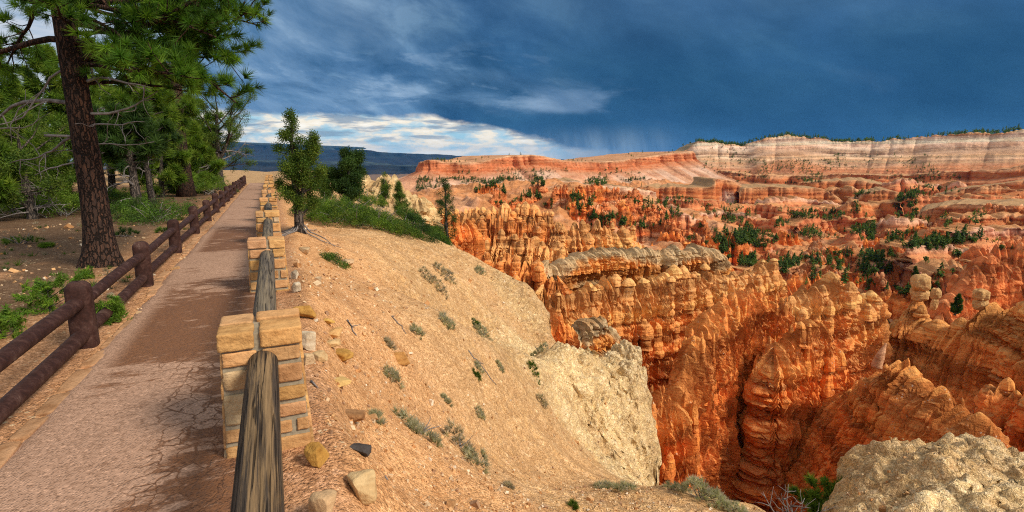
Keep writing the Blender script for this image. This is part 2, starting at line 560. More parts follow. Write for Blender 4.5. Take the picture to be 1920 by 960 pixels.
def rim_parts(x, y):
    x = np.asarray(x, float); y = np.asarray(y, float)
    a, b = to_ab(x, y)
    far = sst(np.hypot(x, y), 4, 14)
    nx = x + (0.14 + .5 * far) * fbm(x * .9, y * .9, 0 * x + 3, 3) * .8 + .10 * fbm(x * 3.5, y * 3.5, 0 * x + 3, 2)
    ny = y + (0.14 + .5 * far) * fbm(x * .9, y * .9, 0 * x + 8, 3) * .8 + .10 * fbm(x * 3.5, y * 3.5, 0 * x + 8, 2)
    d = sdf_poly(nx, ny, RIM)
    return a, b, d

def rim_z(x, y, want_d=False):
    a, b, d = rim_parts(x, y)
    t = tps_eval(_fit, x, y)
    flat = 0.05 * fbm(x * .35, y * .35, 0 * x + 1.5, 3) * sst(-b, 1.7, 3.2) + 0.012 * sst(-b, 1.5, 1.9)
    flat = flat + 0.5 * sst(a, 41, 62) * sst(-b, -6, 4)      # rise beyond the end of the walk
    flat = flat - 0.02 * sst(-b, 4, 30) * np.maximum(-b - 4, 0)
    w = sst(b, 0.12, 0.55)
    fade = sst(a, 44, 36) + sst(b, 4, 9); fade = np.clip(fade, 0, 1)
    t = t * fade + (flat + .2) * (1 - fade)
    z = flat * (1 - w) + t * w
    # gullies and lumps on the open slope
    sl = w * sst(b, .3, 2.5)
    rg = ridged(a * .30 + .15 * b, b * .12, 0 * x + 5, 4)
    z = z + sl * (0.16 * fbm(x * .5, y * .5, 0 * x, 4) + 0.30 * rg + .12 * ridged(a * 1.1 + .4 * b, b * .16, 0 * x + 15, 3) + 0.035 * fbm(x * 2.6, y * 2.6, 0 * x + 2, 3))
    pale = pale_mask(x, y, d)
    lump = fbm(x * 1.7, y * 1.7, z * 1.2, 4)
    crag = np.maximum(crag_mask(x, y), .60 * (1 - sst(np.hypot(x - 8.5, y - 8.0), 3.0, 4.5)))
    z = z + pale * (.30 + .95 * crag) * (0.24 * lump + 0.40 * (np.abs(fbm(x * 2.2, y * 2.2, z * .8 + 4, 3)) - .15) + .20 * (np.abs(fbm(x * 5, y * 5, z * 1.5, 3)) - .15) + .06 * fbm(x * 11, y * 11, z * 4, 2)) * sst(b, 1, 3)
    # pinnacle of the second spur
    for (qx, qy, hh, rr) in ((3.15, 16.2, -.55, .85), (2.3, 15.5, -.2, .6), (3.05, 16.15, -.10, .26), (2.65, 15.9, -.05, .30), (2.2, 15.6, .05, .25), (3.62, 15.9, .10, .25)):
        q = np.hypot(x - qx + .10 * lump, y - qy + .12 * fbm(x * 5, y * 5, 0 * x + 2, 2)) / rr
        z = z + hh * np.exp(-q ** 4) * (1 + .25 * lump)
    # the edge: rounded, then down the cliff
    dd = np.maximum(d + .25, 0)
    drop = np.where(dd < .5, 1.4 * dd ** 2, .35 + 8.0 * (dd - .5))
    drop = np.where(dd > 1.5, 8.35 + 3.0 * (dd - 1.5), drop)
    far = sst(np.hypot(x, y), 24, 40)
    z = z - drop * (1 + .25 * lump)
    z = z + sst(d, .2, 1.0) * .5 * fbm(x * 2.2, y * 2.2, z * .3, 4)
    if want_d:
        return z, a, b, d, pale
    return z

def crag_mask(x, y):
    m = np.zeros(np.shape(x))
    for (cx, cy, r0, r1) in ((2.9, 14.2, .9, 2.1), (3.3, 15.8, .7, 1.4), (1.6, 18.2, .2, .9), (2.6, 12.9, .4, 1.4)):
        m = np.maximum(m, 1 - sst(np.hypot(x - cx, y - cy), r0, r1))
    for (cx, cy, r0, r1) in ():
        m = np.maximum(m, 1 - sst(np.hypot(x - cx, y - cy), r0, r1))
    return m

def pale_mask(x, y, d):
    m = np.zeros(np.shape(x))
    for (cx, cy, r0, r1) in ((2.7, 15.0, 1.0, 6.2), (1.0, 13.6, .3, 4.2), (1.2, 18.3, .2, 3.6), (8.0, 8.2, 2.4, 4.2), (11, 8, 2, 4), (2.9, 12.5, .6, 2.2), (-1.4, 21.0, .3, 1.9)):
        m = np.maximum(m, 1 - sst(np.hypot(x - cx, y - cy), r0, r1))
    n = fbm(np.asarray(x) * .6, np.asarray(y) * .6, 0 * np.asarray(x) + 9, 3)
    m = sst(m + .45 * n * (m > 0), .10, .90)
    return m

def axis(segs):
    out = []
    for lo, hi, st in segs:
        out.append(np.arange(lo, hi, st))
    return np.concatenate(out)

def place(px, py, y0=1.5, y1=60):
    """where the view ray of a photo pixel meets the rim ground"""
    r = ray(px, py); r = r / r[1]
    Y = np.concatenate([np.arange(y0, 12, .02), np.arange(12, y1, .08)])
    x, y, z = r[0] * Y, Y, EYE + r[2] * Y
    h = rim_z(x, y)
    i = np.argmax(z <= h)
    return np.array([x[i], y[i], h[i]])

def build_rim():
    xs = axis([(-200, -60, 9), (-60, -24, 1.2), (-24, -10, .30), (-10, -4.2, .11), (-4.2, 5.2, .045), (5.2, 11, .055), (11, 16, .2), (16, 61, 3)])
    ys = axis([(-80, -8, 6), (-8, 1, .4), (1, 11, .045), (11, 20.4, .05), (20.4, 32, .14), (32, 76, .5)])
    X, Yv = np.meshgrid(xs, ys)
    z, a, b, d, pale = rim_z(X, Yv, True)
    # the bed of the walkway lies a little lower than its surface
    z = z - .035 * sst(b, -1.50, -1.42) * sst(b, -.06, -.14) * (a < 42)
    rg_ = np.maximum(np.maximum(sst(d, .05, .5), .85 * crag_mask(X, Yv)), .60 * (1 - sst(np.hypot(X - 8.5, Yv - 8.0), 3.0, 4.5))) * (np.hypot(X, Yv) < 45)
    gx = .34 * fbm(X * 1.3, Yv * 1.3, z * .9, 3) + .24 * np.abs(fbm(X * 3.4, Yv * 3.4, z * 2.2, 3)) + .10 * fbm(X * 8, Yv * 8, z * 6, 2)
    gy = .34 * fbm(X * 1.3 + 50, Yv * 1.3, z * .9, 3) - .24 * np.abs(fbm(X * 3.4 + 50, Yv * 3.4, z * 2.2, 3)) + .10 * fbm(X * 8 + 50, Yv * 8, z * 6, 2)
    V = np.stack([X + rg_ * gx, Yv + rg_ * gy, z], -1).reshape(-1, 3)
    F = grid_faces(len(ys), len(xs))
    keep = (d.ravel()[F].min(1) < 11) & (V[F, 2].max(1) > -40)
    F = F[keep]
    # colours of the soil
    c_soil = np.array([.66, .37, .17]); c_pale = np.array([.86, .70, .43]); c_pink = np.array([.60, .34, .19])
    c_litter = np.array([.125, .080, .048]); c_fence = np.array([.47, .25, .135])
    n = fbm(X * .8, Yv * .8, 0 * X + 4, 4)
    n2 = fbm(X * .25, Yv * .25, 0 * X + 14, 3)
    slope_pale = sst(b, .8, 3.4) * .58 + .36 * n2 * sst(b, 1, 3)
    p = np.clip(np.maximum(pale, slope_pale), 0, 1)[..., None]
    pch = np.array([.74, .50, .27])
    C = np.where(p < .5, c_soil + (pch - c_soil) * p * 2, pch + (c_pale - pch) * (p * 2 - 1))
    C = C * (1 + .16 * n[..., None])
    rill = sst(ridged(a * .85 + .42 * b + .3 * n2, b * .09, 0 * X + 15, 3), .45, .85)[..., None] * sst(b, .6, 2)[..., None] * .34
    C = C * (1 - rill) + np.array([.47, .255, .11]) * rill
    wash = sst(ridged(a * .33 + .15 * b, b * .13, 0 * X + 5, 3), .1, .8)[..., None] * sst(b, .5, 2)[..., None] * .5
    C = C * (1 - wash) + np.array([.62, .40, .20]) * wash
    lit = (sst(-b, 1.75, 2.9) * sst(n + .42, -.35, .3) * .95 * sst(a, 40, 30))[..., None]
    C = C * (1 - lit) + (c_litter * (1 + .35 * n[..., None])) * lit
    nf = (np.maximum(sst(-b, 1.35, 1.6) * (1 - lit[..., 0]), sst(-b, -.45, -.1) * sst(-b, .9, .5)) * .8)[..., None]
    C = C * (1 - nf) + c_fence * nf
    end = (sst(a, 40, 44) * sst(b, 6, 1))[..., None]
    C = C * (1 - end) + np.array([.50, .33, .17]) * end
    # strata of the cliff below the edge
    cl = sst(d, .5, 2.0)[..., None]
    deep = sst(-z, 7, 12)[..., None]
    C = C * (1 - cl) + (np.array([.64, .44, .27]) * (1 - deep) + np.array([.58, .20, .05]) * deep) * cl
    mb = MB(); mb.add(V, F, np.clip(C.reshape(-1, 3), .02, .95))
    m, N, bs, o = new_mat('rim_soil')
    g = geo(N); P = g.outputs['Position']
    c = attr(N)
    lumin = N.sep(c)[2]
    for sc_, lo, hi in ((95.0, .58, 1.40), (40.0, .62, 1.32), (15.0, .86, 1.10)):
        vc = N.sep(N.voro(P, sc_, out='Color'))[0]
        f = N.ramp(vc, [(0.0, (lo, lo * .93, lo * .86)), (.5, (1, 1, 1)), (.86, (1.04, 1.03, 1.0)), (.95, (hi, hi * 1.04, hi * 1.12))])
        c = N.mix(.85, c, f, 'MULTIPLY')
    n1 = N.noise(P, 1.6, 6, .65)
    c = N.mix(1.0, c, N.ramp(n1, [(.3, (.80, .76, .72)), (.5, (1, 1, 1)), (.7, (1.14, 1.16, 1.18))]), 'MULTIPLY')
    fl = N.math('MULTIPLY', N.ss(N.voro(P, 17.0), .30, .16), N.ss(N.noise(P, 2.1, 3), .50, .62))
    c = N.mix(N.math('MULTIPLY', fl, .7), c, (.74, .58, .36))
    c = N.mix(1.0, c, (1.04, 1.01, .98), 'MULTIPLY')
    pm = N.ss(lumin, .16, .28)
    wv = N.vmath('ADD', P, N.vmath('SCALE', N.comb(N.noise(P, 3.0, 5, .65), N.noise(P, 3.7, 5, .65), N.noise(P, 3.3, 5, .65))))
    wv.node.inputs[1].links[0].from_node.inputs[3].default_value = .5
    cob = N.math('ADD', N.math('MULTIPLY', N.ss(N.voro(wv, 4.2), .6, .05), N.noise(P, 1.3, 3)), N.math('MULTIPLY', N.ss(N.voro(wv, 12.0), .6, .05), .45))
    cob = N.math('ADD', cob, N.math('MULTIPLY', N.noise(P, 7.0, 6, .7), .5))
    cc = N.sep(N.voro(P, 13.0, out='Color'))[1]
    c = N.mix(pm, c, N.mix(1.0, c, N.ramp(cc, [(0, (.84, .82, .80)), (.4, (.98, .97, .94)), (.75, (1.04, 1.02, .92)), (.92, (1.06, 1.05, 1.03)), (1, (1.22, 1.24, 1.30))]), 'MULTIPLY'))
    c = N.mix(pm, c, N.mix(1.0, c, N.ramp(cob, [(.35, (.86, .80, .72)), (.75, (1.04, 1.04, 1.04))]), 'MULTIPLY'))
    N.put(bs.inputs['Base Color'], c)
    hp = N.math('MULTIPLY', N.math('MULTIPLY', cob, 4.0), pm)
    h = N.math('ADD', N.math('MULTIPLY', N.ss(N.voro(P, 40.0), .6, .0), .8), N.math('MULTIPLY', N.ss(N.voro(P, 95.0), .6, 0), .35))
    h = N.math('ADD', h, N.math('MULTIPLY', N.noise(P, 26.0, 4, .6), .5))
    h = N.math('ADD', h, hp)
    bump(N, bs, h, .8, .018)
    o = mb.build('rim_ground', m)
    tag(o, kind='structure')
    # the broken tower at the tip of the second spur
    mb = MB()
    for (px, py, Y, w, h, sd) in ((1172, 662, 16.2, .62, 1.15, 1), (1188, 668, 16.0, .50, 1.0, 2), (1146, 676, 15.9, .50, .75, 3), (1158, 664, 16.4, .40, .95, 4), (1122, 682, 15.6, .42, .5, 5), (1196, 720, 15.7, .60, 1.6, 6), (1100, 684, 15.3, .4, .4, 7), (1203, 800, 15.3, .7, 1.8, 8), (1168, 700, 15.6, .8, 1.3, 9)):
        c = W(px, py, Y)
        rock(mb, c - np.array([0, 0, h * .18]), (w, w, h), seed=sd + 830, n=26, p=3.4, rough=.17, rot=rotm(.1 * math.sin(sd * 3), .12 * math.cos(sd * 5), sd), col=np.array([.84, .70, .46]), freq=2.1, facet=.35)
    tag(mb.build('pale_pinnacle', m), kind='structure')

build_rim()

# ------------------------------------------------------------------ the walkway
def build_path():
    aa = axis([(-6, 14, .05), (14, 43.5, .25)])
    bb = np.linspace(-1.50, -.13, 34)
    A, B = np.meshgrid(aa, bb, indexing='ij')
    ed = .05 * fbm(A * 1.2, 0 * A, 0 * A + 2, 3) * (B < -1.3)
    x, y = ab(A, B + ed)
    z = .016 + .006 * fbm(x * 2.5, y * 2.5, 0 * x, 3) - .035 * sst(B, -1.42, -1.5) - 0.03 * sst(B, -.19, -.13) - .002 * np.maximum(A, 0) * sst(B, -.2, .1)
    mb = MB(); mb.add(np.stack([x, y, z], -1).reshape(-1, 3), grid_faces(len(aa), len(bb))[:, ::-1])
    m, N, bs, o = new_mat('walkway_surface')
    P = geo(N).outputs['Position']
    px, py, pz = N.sep(P)
    a = N.math('ADD', N.math('MULTIPLY', px, float(PD[0])), N.math('MULTIPLY', py, float(PD[1])))
    b = N.math('ADD', N.math('MULTIPLY', px, float(PR[0])), N.math('MULTIPLY', py, float(PR[1])))
    n1 = N.noise(P, .8, 5, .6)
    dry = N.mix(n1, (.35, .205, .135), (.50, .315, .215))
    vc = N.sep(N.voro(P, 60.0, out='Color'))[0]
    dry = N.mix(.8, dry, N.ramp(vc, [(0, (.62, .58, .54)), (.5, (1, 1, 1)), (.9, (1.05, 1.05, 1.05)), (1, (1.5, 1.5, 1.5))]), 'MULTIPLY')
    wet = N.mix(vc, (.115, .047, .021), (.25, .115, .055))
    # damp gravel lies over the middle of the walk, worn through to the pale bed in streaks across it
    AB = N.comb(a, b, 0.0)
    nz = N.noise(N.vmath('MULTIPLY', AB, (.62, .33, 1)), 1.0, 3, .5)
    band = N.math('MULTIPLY', N.ss(a, 4.6, 5.6), N.ss(a, 8.6, 8.0))
    band2 = N.math('MULTIPLY', N.ss(a, 10.6, 11.2), N.ss(a, 15.5, 14.0))
    near = N.math('MULTIPLY', N.ss(b, -.95, -.35), N.ss(a, 5.6, 4.2))
    amt = N.math('ADD', N.math('MULTIPLY', N.math('MAXIMUM', band, band2), .36), N.math('MULTIPLY', near, .28))
    edge = N.ss(b, -1.40, -1.20)
    st = N.noise(N.vmath('MULTIPLY', AB, (5.2, 2.0, 1)), 1.0, 8, .70, .3)
    w = N.math('ADD', amt, N.math('MULTIPLY', N.math('SUBTRACT', st, .5), 1.7))
    w = N.math('ADD', w, N.math('MULTIPLY', N.math('SUBTRACT', nz, .5), .7))
    wetf = N.math('MULTIPLY', N.ss(w, .12, .30), N.math('MULTIPLY', edge, N.lin(vc, .0, .6, .72, 1.0)))
    warp = N.vmath('ADD', AB, N.vmath('SCALE', N.comb(N.math('SUBTRACT', N.noise(P, 4.0, 3), .5), N.math('SUBTRACT', N.noise(P, 4.7, 3), .5), 0.0)))
    warp.node.inputs[1].links[0].from_node.inputs[3].default_value = .22
    cr = N.voro(N.vmath('MULTIPLY', warp, (6.2, 8.5, 1)), 1.0, 'DISTANCE_TO_EDGE')
    crf = N.math('MULTIPLY', N.ss(cr, .050, .018), N.ss(N.math('ADD', amt, N.math('MULTIPLY', N.noise(AB, 1.1, 3), .40)), .16, .32))
    crf = N.math('MULTIPLY', crf, N.math('MULTIPLY', N.ss(b, -1.25, -.7), N.ss(a, 6.2, 4.6)))
    f = N.math('MAXIMUM', wetf, N.math('MULTIPLY', crf, .9))
    N.put(bs.inputs['Base Color'], N.mix(f, dry, wet))
    N.put(bs.inputs['Roughness'], N.mix(f, (.95, .95, .95), (.62, .62, .62)))
    h = N.math('ADD', N.ss(N.voro(P, 60.0), .6, 0), N.math('MULTIPLY', N.noise(P, 18.0, 4), .8))
    h = N.math('SUBTRACT', h, N.math('MULTIPLY', crf, 1.2))
    bump(N, bs, h, .55, .012)
    tag(mb.build('walkway', m), kind='structure')

build_path()

# ------------------------------------------------------------------ strata shared by all rock walls
_rs = np.random.RandomState(21)
_th = _rs.choice([.35, .5, .8, 1.2, 1.7, 2.4], 500, p=[.14, .2, .22, .2, .14, .10])
ZB = -150 + np.cumsum(_th)
HARD = _rs.normal(0, 1, 501) * .6 + np.where(np.arange(501) % 2, .45, -.45)
TINT = _rs.rand(501, 3)

def strata(z, scale=1.0):
    zz = z / scale
    k = np.clip(np.searchsorted(ZB, zz), 1, 499)
    t = (zz - ZB[k - 1]) / (ZB[k] - ZB[k - 1])
    return k, np.clip(t, 0, 1)

def cells(s, w, seed):
    rg = np.random.RandomState(seed)
    B = -60 * w + np.cumsum(w * (.28 + 1.7 * rg.rand(4000) ** 1.7))
    k = np.clip(np.searchsorted(B, s), 1, 3999)
    c = (s - B[k - 1]) / (B[k] - B[k - 1]) * 2 - 1
    return k, np.clip(c, -1, 1)

def ramp_np(f, stops):
    p = [s[0] for s in stops]
    return np.stack([np.interp(f, p, [s[1][i] for s in stops]) for i in range(3)], -1)

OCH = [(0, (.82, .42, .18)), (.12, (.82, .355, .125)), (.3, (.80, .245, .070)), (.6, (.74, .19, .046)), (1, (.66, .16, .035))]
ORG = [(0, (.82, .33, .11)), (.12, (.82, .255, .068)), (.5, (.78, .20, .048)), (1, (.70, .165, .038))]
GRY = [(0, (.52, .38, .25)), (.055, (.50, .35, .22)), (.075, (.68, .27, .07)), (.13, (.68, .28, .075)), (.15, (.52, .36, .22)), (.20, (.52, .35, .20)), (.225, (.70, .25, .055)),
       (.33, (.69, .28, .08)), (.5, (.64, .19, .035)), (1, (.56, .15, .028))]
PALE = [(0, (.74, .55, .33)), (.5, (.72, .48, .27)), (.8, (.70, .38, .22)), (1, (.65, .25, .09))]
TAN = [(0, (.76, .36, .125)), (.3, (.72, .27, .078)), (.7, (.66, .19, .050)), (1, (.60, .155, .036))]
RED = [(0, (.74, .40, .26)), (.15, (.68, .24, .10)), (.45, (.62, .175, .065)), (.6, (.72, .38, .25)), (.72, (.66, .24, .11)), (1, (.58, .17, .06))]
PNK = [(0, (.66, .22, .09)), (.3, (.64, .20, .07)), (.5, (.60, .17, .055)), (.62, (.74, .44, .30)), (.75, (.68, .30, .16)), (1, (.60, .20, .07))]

def fin(name, crest, H, tt, mat, pal, seed, res=.16, run=.12, colw=2.0, cold=.5, notch=1.2, hvar=1.0, butw=11., butd=1.6,
        sa=.35, sscale=1.0, tilt=(0, 0), fb=.5, flare=.25, tintv=.26, capround=1.25, zshift=None, world=False, flute=.34, grit=.34, block=.45, crack=.6, slot=.9, spires=None):
    if zshift is None: zshift = .45 * notch + .25 * hvar
   
    """a free-standing wall of rock: a crest line seen in the photograph, columns, notches and beds on both faces"""
    P = np.asarray(crest) if world else np.array([W(*p) for p in crest])
    L = np.linalg.norm(np.diff(P[:, :2], axis=0), axis=1).sum()
    N_ = max(12, int(L / res))
    S, s = spline(P, N_)
    d = np.gradient(S[:, :2], axis=0); d /= np.linalg.norm(d, axis=1)[:, None] + 1e-9
    # smooth the directions a little so that the faces do not fold
    kf = max(1, int(1.5 / res)); ker = np.ones(2 * kf + 1) / (2 * kf + 1)
    d = np.stack([np.convolve(np.pad(d[:, i], kf, 'edge'), ker, 'valid') for i in range(2)], 1)
    d /= np.linalg.norm(d, axis=1)[:, None]
    n = np.stack([d[:, 1], -d[:, 0]], 1)
    K = max(6, int(math.pi * (tt / 2 + run * H * .5) / res / 2))
    ang = np.linspace(0, math.pi, K + 2)[1:-1]
    cap1 = n[-1][None] * np.cos(ang)[:, None] + d[-1][None] * np.sin(ang)[:, None]
    cap0 = -n[0][None] * np.cos(ang)[:, None] - d[0][None] * np.sin(ang)[:, None]
    rad = tt / 2 + run * H * .4
    B = np.concatenate([S, np.repeat(S[-1:], K, 0), S[::-1], np.repeat(S[:1], K, 0)])
    D = np.concatenate([n, cap1, -n[::-1], cap0])
    ss_ = np.concatenate([s, s[-1] + np.sin(ang) * rad * .7, s[::-1], -np.sin(ang) * rad * .7])
    side = np.concatenate([np.zeros(N_), np.linspace(0, 1, K), np.ones(N_), np.linspace(1, 0, K)])
    M = max(10, int(H * 1.02 / res))
    t = np.linspace(0, 1, M) ** 1.08
    # small crown rows near the top
    t = np.concatenate([np.linspace(0, t[2], 6)[:-1], t[2:]]); M = len(t)
    T = t[:, None]
    sw = ss_[None, :] + .35 * colw * vnoise(ss_[None, :] / colw * .5, T * H / colw * .35 + seed, 0 * T + seed) + side[None] * 3.3 * 0
    k1, c1 = cells(ss_[None, :] + 0 * T, colw, seed)
    kw, cw = cells(sw, colw, seed)
    rg = np.random.RandomState(seed + 1)
    hv = rg.rand(4000)
    bul0 = np.sqrt(np.clip(1 - np.abs(c1) ** 2.2, 0, 1))
    small_k, small_c = cells(ss_[None, :] + 0 * T, colw * .37, seed + 9)
    hs = np.random.RandomState(seed + 3).rand(4000)
    ec = np.abs(c1) ** 2.2
    # neighbouring columns meet at a common saddle
    hL = .5 * (hv[k1] + hv[k1 - 1]); hR = .5 * (hv[k1] + hv[k1 + 1])
    hsm = np.where(c1 < 0, hv[k1] * (1 - ec) + hL * ec, hv[k1] * (1 - ec) + hR * ec)
    es = np.abs(small_c) ** 1.15
    sL = .5 * (hs[small_k] + hs[small_k - 1]); sR = .5 * (hs[small_k] + hs[small_k + 1])
    hss = np.where(small_c < 0, hs[small_k] * (1 - es) + sL * es, hs[small_k] * (1 - es) + sR * es)
    drop = hvar * hsm ** 1.5 * 1.6 + notch * ec + .95 * notch * (hss * .9 + es)
    drop = drop + .25 * hvar * (1 + fbm(ss_[None, :] * .25 + seed, 0 * T, 0 * T, 2)) + .32 * notch * (1 - ridged(ss_[None, :] / (colw * .5) + seed, 0 * T + 3, 0 * T, 2))
    drop = np.minimum(drop, .5 * H)
    zc = B[None, :, 2] + zshift - drop
    zb = B[None, :, 2] - H
    z = zc + (zb - zc) * T
    dz = B[None, :, 2] - z
    dz0 = zc - z
    q = np.clip(dz0 / (capround * .9 * tt), 0, 1)
    rnd = np.sqrt(1 - (1 - q) ** 2) if capround < 1 else .55 * q ** .8 + .45 * np.sqrt(1 - (1 - q) ** 2)
    off = tt / 2 * rnd + run * dz0
    off = off + flare * np.maximum(dz0 - .72 * H, 0)
    # big buttresses
    kb, cb = cells(ss_[None, :] + side[None] * 5.1 + .5 * vnoise(ss_[None, :] * .2, T * 3, 0 * T + seed), butw, seed + 4)
    bb = np.sqrt(np.clip(1 - np.abs(cb) ** 2, 0, 1)) - .65
    rb_ = np.random.RandomState(seed + 6).rand(4000) - .5
    eb = np.abs(cb) ** 3
    bh = rb_[kb] * (1 - eb) + np.where(cb < 0, .5 * (rb_[kb] + rb_[kb - 1]), .5 * (rb_[kb] + rb_[kb + 1])) * eb
    fd = sst(T, .0, .25)
    disp = butd * (bb + .9 * bh) * (.35 + .65 * fd) - slot * sst(np.abs(cb), .80, 1.0) * fd
    bul = np.sqrt(np.clip(1 - np.abs(cw) ** 2.4, 0, 1)) - .72
    hc = hv[kw] - .5
    fade = 1.15 - .65 * sst(T, .2, .8)
    disp = disp + cold * (bul * .55 + .75 * (.6 - np.abs(cw)) + .55 * hc) * fade
    disp = disp - crack * sst(np.abs(cw), .80, 1.0) * (.5 + .5 * np.sign(vnoise(kw * 3.1, z / (4 * sscale), 0 * T + 2))) * 1.0
    ks2, cs2 = cells(sw + .1 * vnoise(sw * 2, T * 9, 0 * T), colw * .37, seed + 9)
    disp = disp + .30 * cold * (np.sqrt(np.clip(1 - cs2 ** 2, 0, 1)) - .7) * fade
    X0 = B[None, :, 0] + D[None, :, 0] * off; Y0 = B[None, :, 1] + D[None, :, 1] * off
    zs = z + tilt[0] * X0 + tilt[1] * Y0 + .5 * sscale * vnoise(X0 / (9 * sscale), Y0 / (9 * sscale), z * 0 + seed) + .15 * hc
    k, ts = strata(zs, sscale)
    hard = HARD[k] * (.55 + .8 * vnoise(ss_[None, :] / (5 * sscale), k * 1.7, 0 * T + 3))
    gate = .35 + 1.0 * sst(vnoise(ss_[None, :] / (6 * sscale) + seed, z / (5 * sscale), side[None] * 4 + 0 * T), -.5, .4)
    led = np.where(ts < .8, .55 + .45 * ts, .55 + .36 - (ts - .8) * 4.0)      # a lip above an undercut
    disp = disp + sa * gate * (hard * .75 + .75 * (led - .6))
    k2, t2 = strata(zs * 2.7 + 40, sscale)
    disp = disp + .16 * sscale ** .5 * gate * (HARD[k2] * .8 + np.where(t2 < .75, t2 * .5, .4 - (t2 - .75) * 3))
    # broken blocks: every bed of every column stands a little differently
    kq, cq = cells(sw + .25 * colw * vnoise(k * 1.3, 0 * T, 0 * T + 5), colw * .62, seed + 15)
    blk = ((kq * 7919 + k * 104729 + seed * 31) % 1013) / 1013.0 - .5
    disp = disp + block * blk - .6 * block * sst(np.abs(cq), .82, 1.0)
    disp = disp + fb * (.9 * fbm(X0 / (3.2 * sscale), Y0 / (3.2 * sscale), z / (2.3 * sscale), 4) + .35 * ridged(X0 / (1.2 * sscale), Y0 / (1.2 * sscale), z / (2.6 * sscale), 2))
    fl_ = ridged(sw / (colw * .55) + seed, T * H / 7.0, 0 * T + side[None] * 3, 2)
    disp = disp + flute * (fl_ - .3) * (1.1 - .6 * T)
    disp = disp + grit * (.55 * ridged(X0 / (.95 * sscale), Y0 / (.95 * sscale), z / (.7 * sscale), 2) + .6 * fbm(X0 / (.42 * sscale), Y0 / (.42 * sscale), z / (.40 * sscale), 2))
    disp = disp * rnd
    off = np.maximum(off + disp, (.18 * tt + .4 * run * dz0) * rnd + .25 * np.minimum(dz0, .6))
    off[0] = 0
    X = B[None, :, 0] + D[None, :, 0] * off; Y = B[None, :, 1] + D[None, :, 1] * off
    nn = .35 * fb
    z = z + nn * fbm(X / (1.1 * sscale), Y / (1.1 * sscale), z / (1.1 * sscale), 3) * rnd
    V = np.stack([X, Y, z], -1)
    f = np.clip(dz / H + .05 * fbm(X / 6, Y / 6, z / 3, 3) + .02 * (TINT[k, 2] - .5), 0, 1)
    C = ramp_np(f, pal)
    tv = (TINT[k] - .5)
    C = C * (1 + tintv * tv[..., :1] * 1.6)
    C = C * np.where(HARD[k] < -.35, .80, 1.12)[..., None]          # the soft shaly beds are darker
    C[..., 1] *= 1 + tintv * .8 * tv[..., 1]
    C[..., 2] *= (1 + tintv * 1.6 * tv[..., 1]) * .78
    C[..., 1] *= .96
    pv = sst(fbm(X / 4.3, Y / 4.3, z / 1.4 + 7, 3), .10, .55)[..., None] * .22
    C = C * (1 - pv) + np.array([.68, .33, .11]) * pv
    gv = sst(fbm(X / 2.1 + 30, Y / 2.1, z / 4.5 + 7, 3), .22, .6)[..., None] * .17
    C = C * (1 - gv) + np.array([.38, .19, .085]) * gv
    mb = MB()
    nc = V.shape[1]
    F = grid_faces(M, nc, True)[:, ::-1]
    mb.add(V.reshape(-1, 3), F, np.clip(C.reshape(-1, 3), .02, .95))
    if spires:
        # separate pillars standing along the crest and down both faces
        per, r_lo, r_hi, h_lo, h_hi, deep, blunt = spires
        rg = np.random.RandomState(seed + 77)
        ns = int(per * s[-1]); A_ = 14; Rn = int(max(18, h_hi / (res * 1.7)))
        si = rg.uniform(0, s[-1], ns)
        ii = np.clip(np.searchsorted(s, si), 1, N_ - 2)
        flank = rg.rand(ns) < .62
        dr = np.where(flank, deep * rg.rand(ns) ** 1.5 + .8, rg.uniform(-.5, 1.1, ns))
        sgn = np.where(rg.rand(ns) < .68, 1.0, -1.0)
        lat = np.where(flank, sgn * (tt / 2 + run * dr + rg.uniform(-.2, .55, ns)), rg.normal(size=ns) * .28 * tt)
        # tops follow the local height of the wall, so that pillars rise out of it
        topz = S[ii, 2] - .55 * (hvar * hv[k1[0, :N_][ii]] + notch * .6) - dr + .25 * hvar
        r0 = rg.uniform(r_lo, r_hi, ns); h = rg.uniform(h_lo, h_hi, ns)
        cx = S[ii, 0] + n[ii, 0] * lat; cy = S[ii, 1] + n[ii, 1] * lat
        lx = rg.normal(size=ns) * .05; ly = rg.normal(size=ns) * .05
        th = np.arange(A_) * 2 * math.pi / A_
        tq = np.linspace(0, 1, Rn) ** 1.25
        TH = th[None, None, :]; TQ = tq[None, :, None]
        zz = topz[:, None, None] - h[:, None, None] * TQ + 0 * TH
        dzt = h[:, None, None] * TQ
        prof = np.where(blunt > .5, np.minimum(1, np.sqrt(np.clip(dzt / (r0[:, None, None] * .9), 0, 1))) * (.82 + .30 * TQ), (.16 + .95 * TQ ** .55) * np.sqrt(np.clip(dzt / .35, 0, 1)))
        ph = rg.uniform(0, 50, ns)[:, None, None]
        ct, st_ = np.cos(TH), np.sin(TH)
        rr = r0[:, None, None] * prof * (1 + .42 * fbm(ct * 1.3 + ph, st_ * 1.3, zz * .55, 3) + .18 * fbm(ct * 3.5 + ph, st_ * 3.5, zz * 1.6, 2))
        ks_, tss = strata(zz + .4 * vnoise(cx[:, None, None] / 9, cy[:, None, None] / 9, zz * 0 + seed), sscale)
        ledg = HARD[ks_] * .5 + np.where(tss < .8, .2 * tss, .16 - (tss - .8) * 2.6)
        rr = np.maximum(rr + np.minimum(1, prof) * np.minimum(sa, .5) * .75 * ledg, .05 * prof)
        XX = cx[:, None, None] + lx[:, None, None] * dzt + rr * ct; YY = cy[:, None, None] + ly[:, None, None] * dzt + rr * st_
        VV = np.stack(np.broadcast_arrays(XX, YY, zz), -1)
        ff = np.clip((S[ii, 2][:, None, None] - zz) / H + .02 * (TINT[ks_, 2] - .5), 0, 1)
        CC = ramp_np(ff, pal) * (1 + tintv * 1.6 * (TINT[ks_][..., :1] - .5)) * rg.uniform(.88, 1.1, ns)[:, None, None, None]
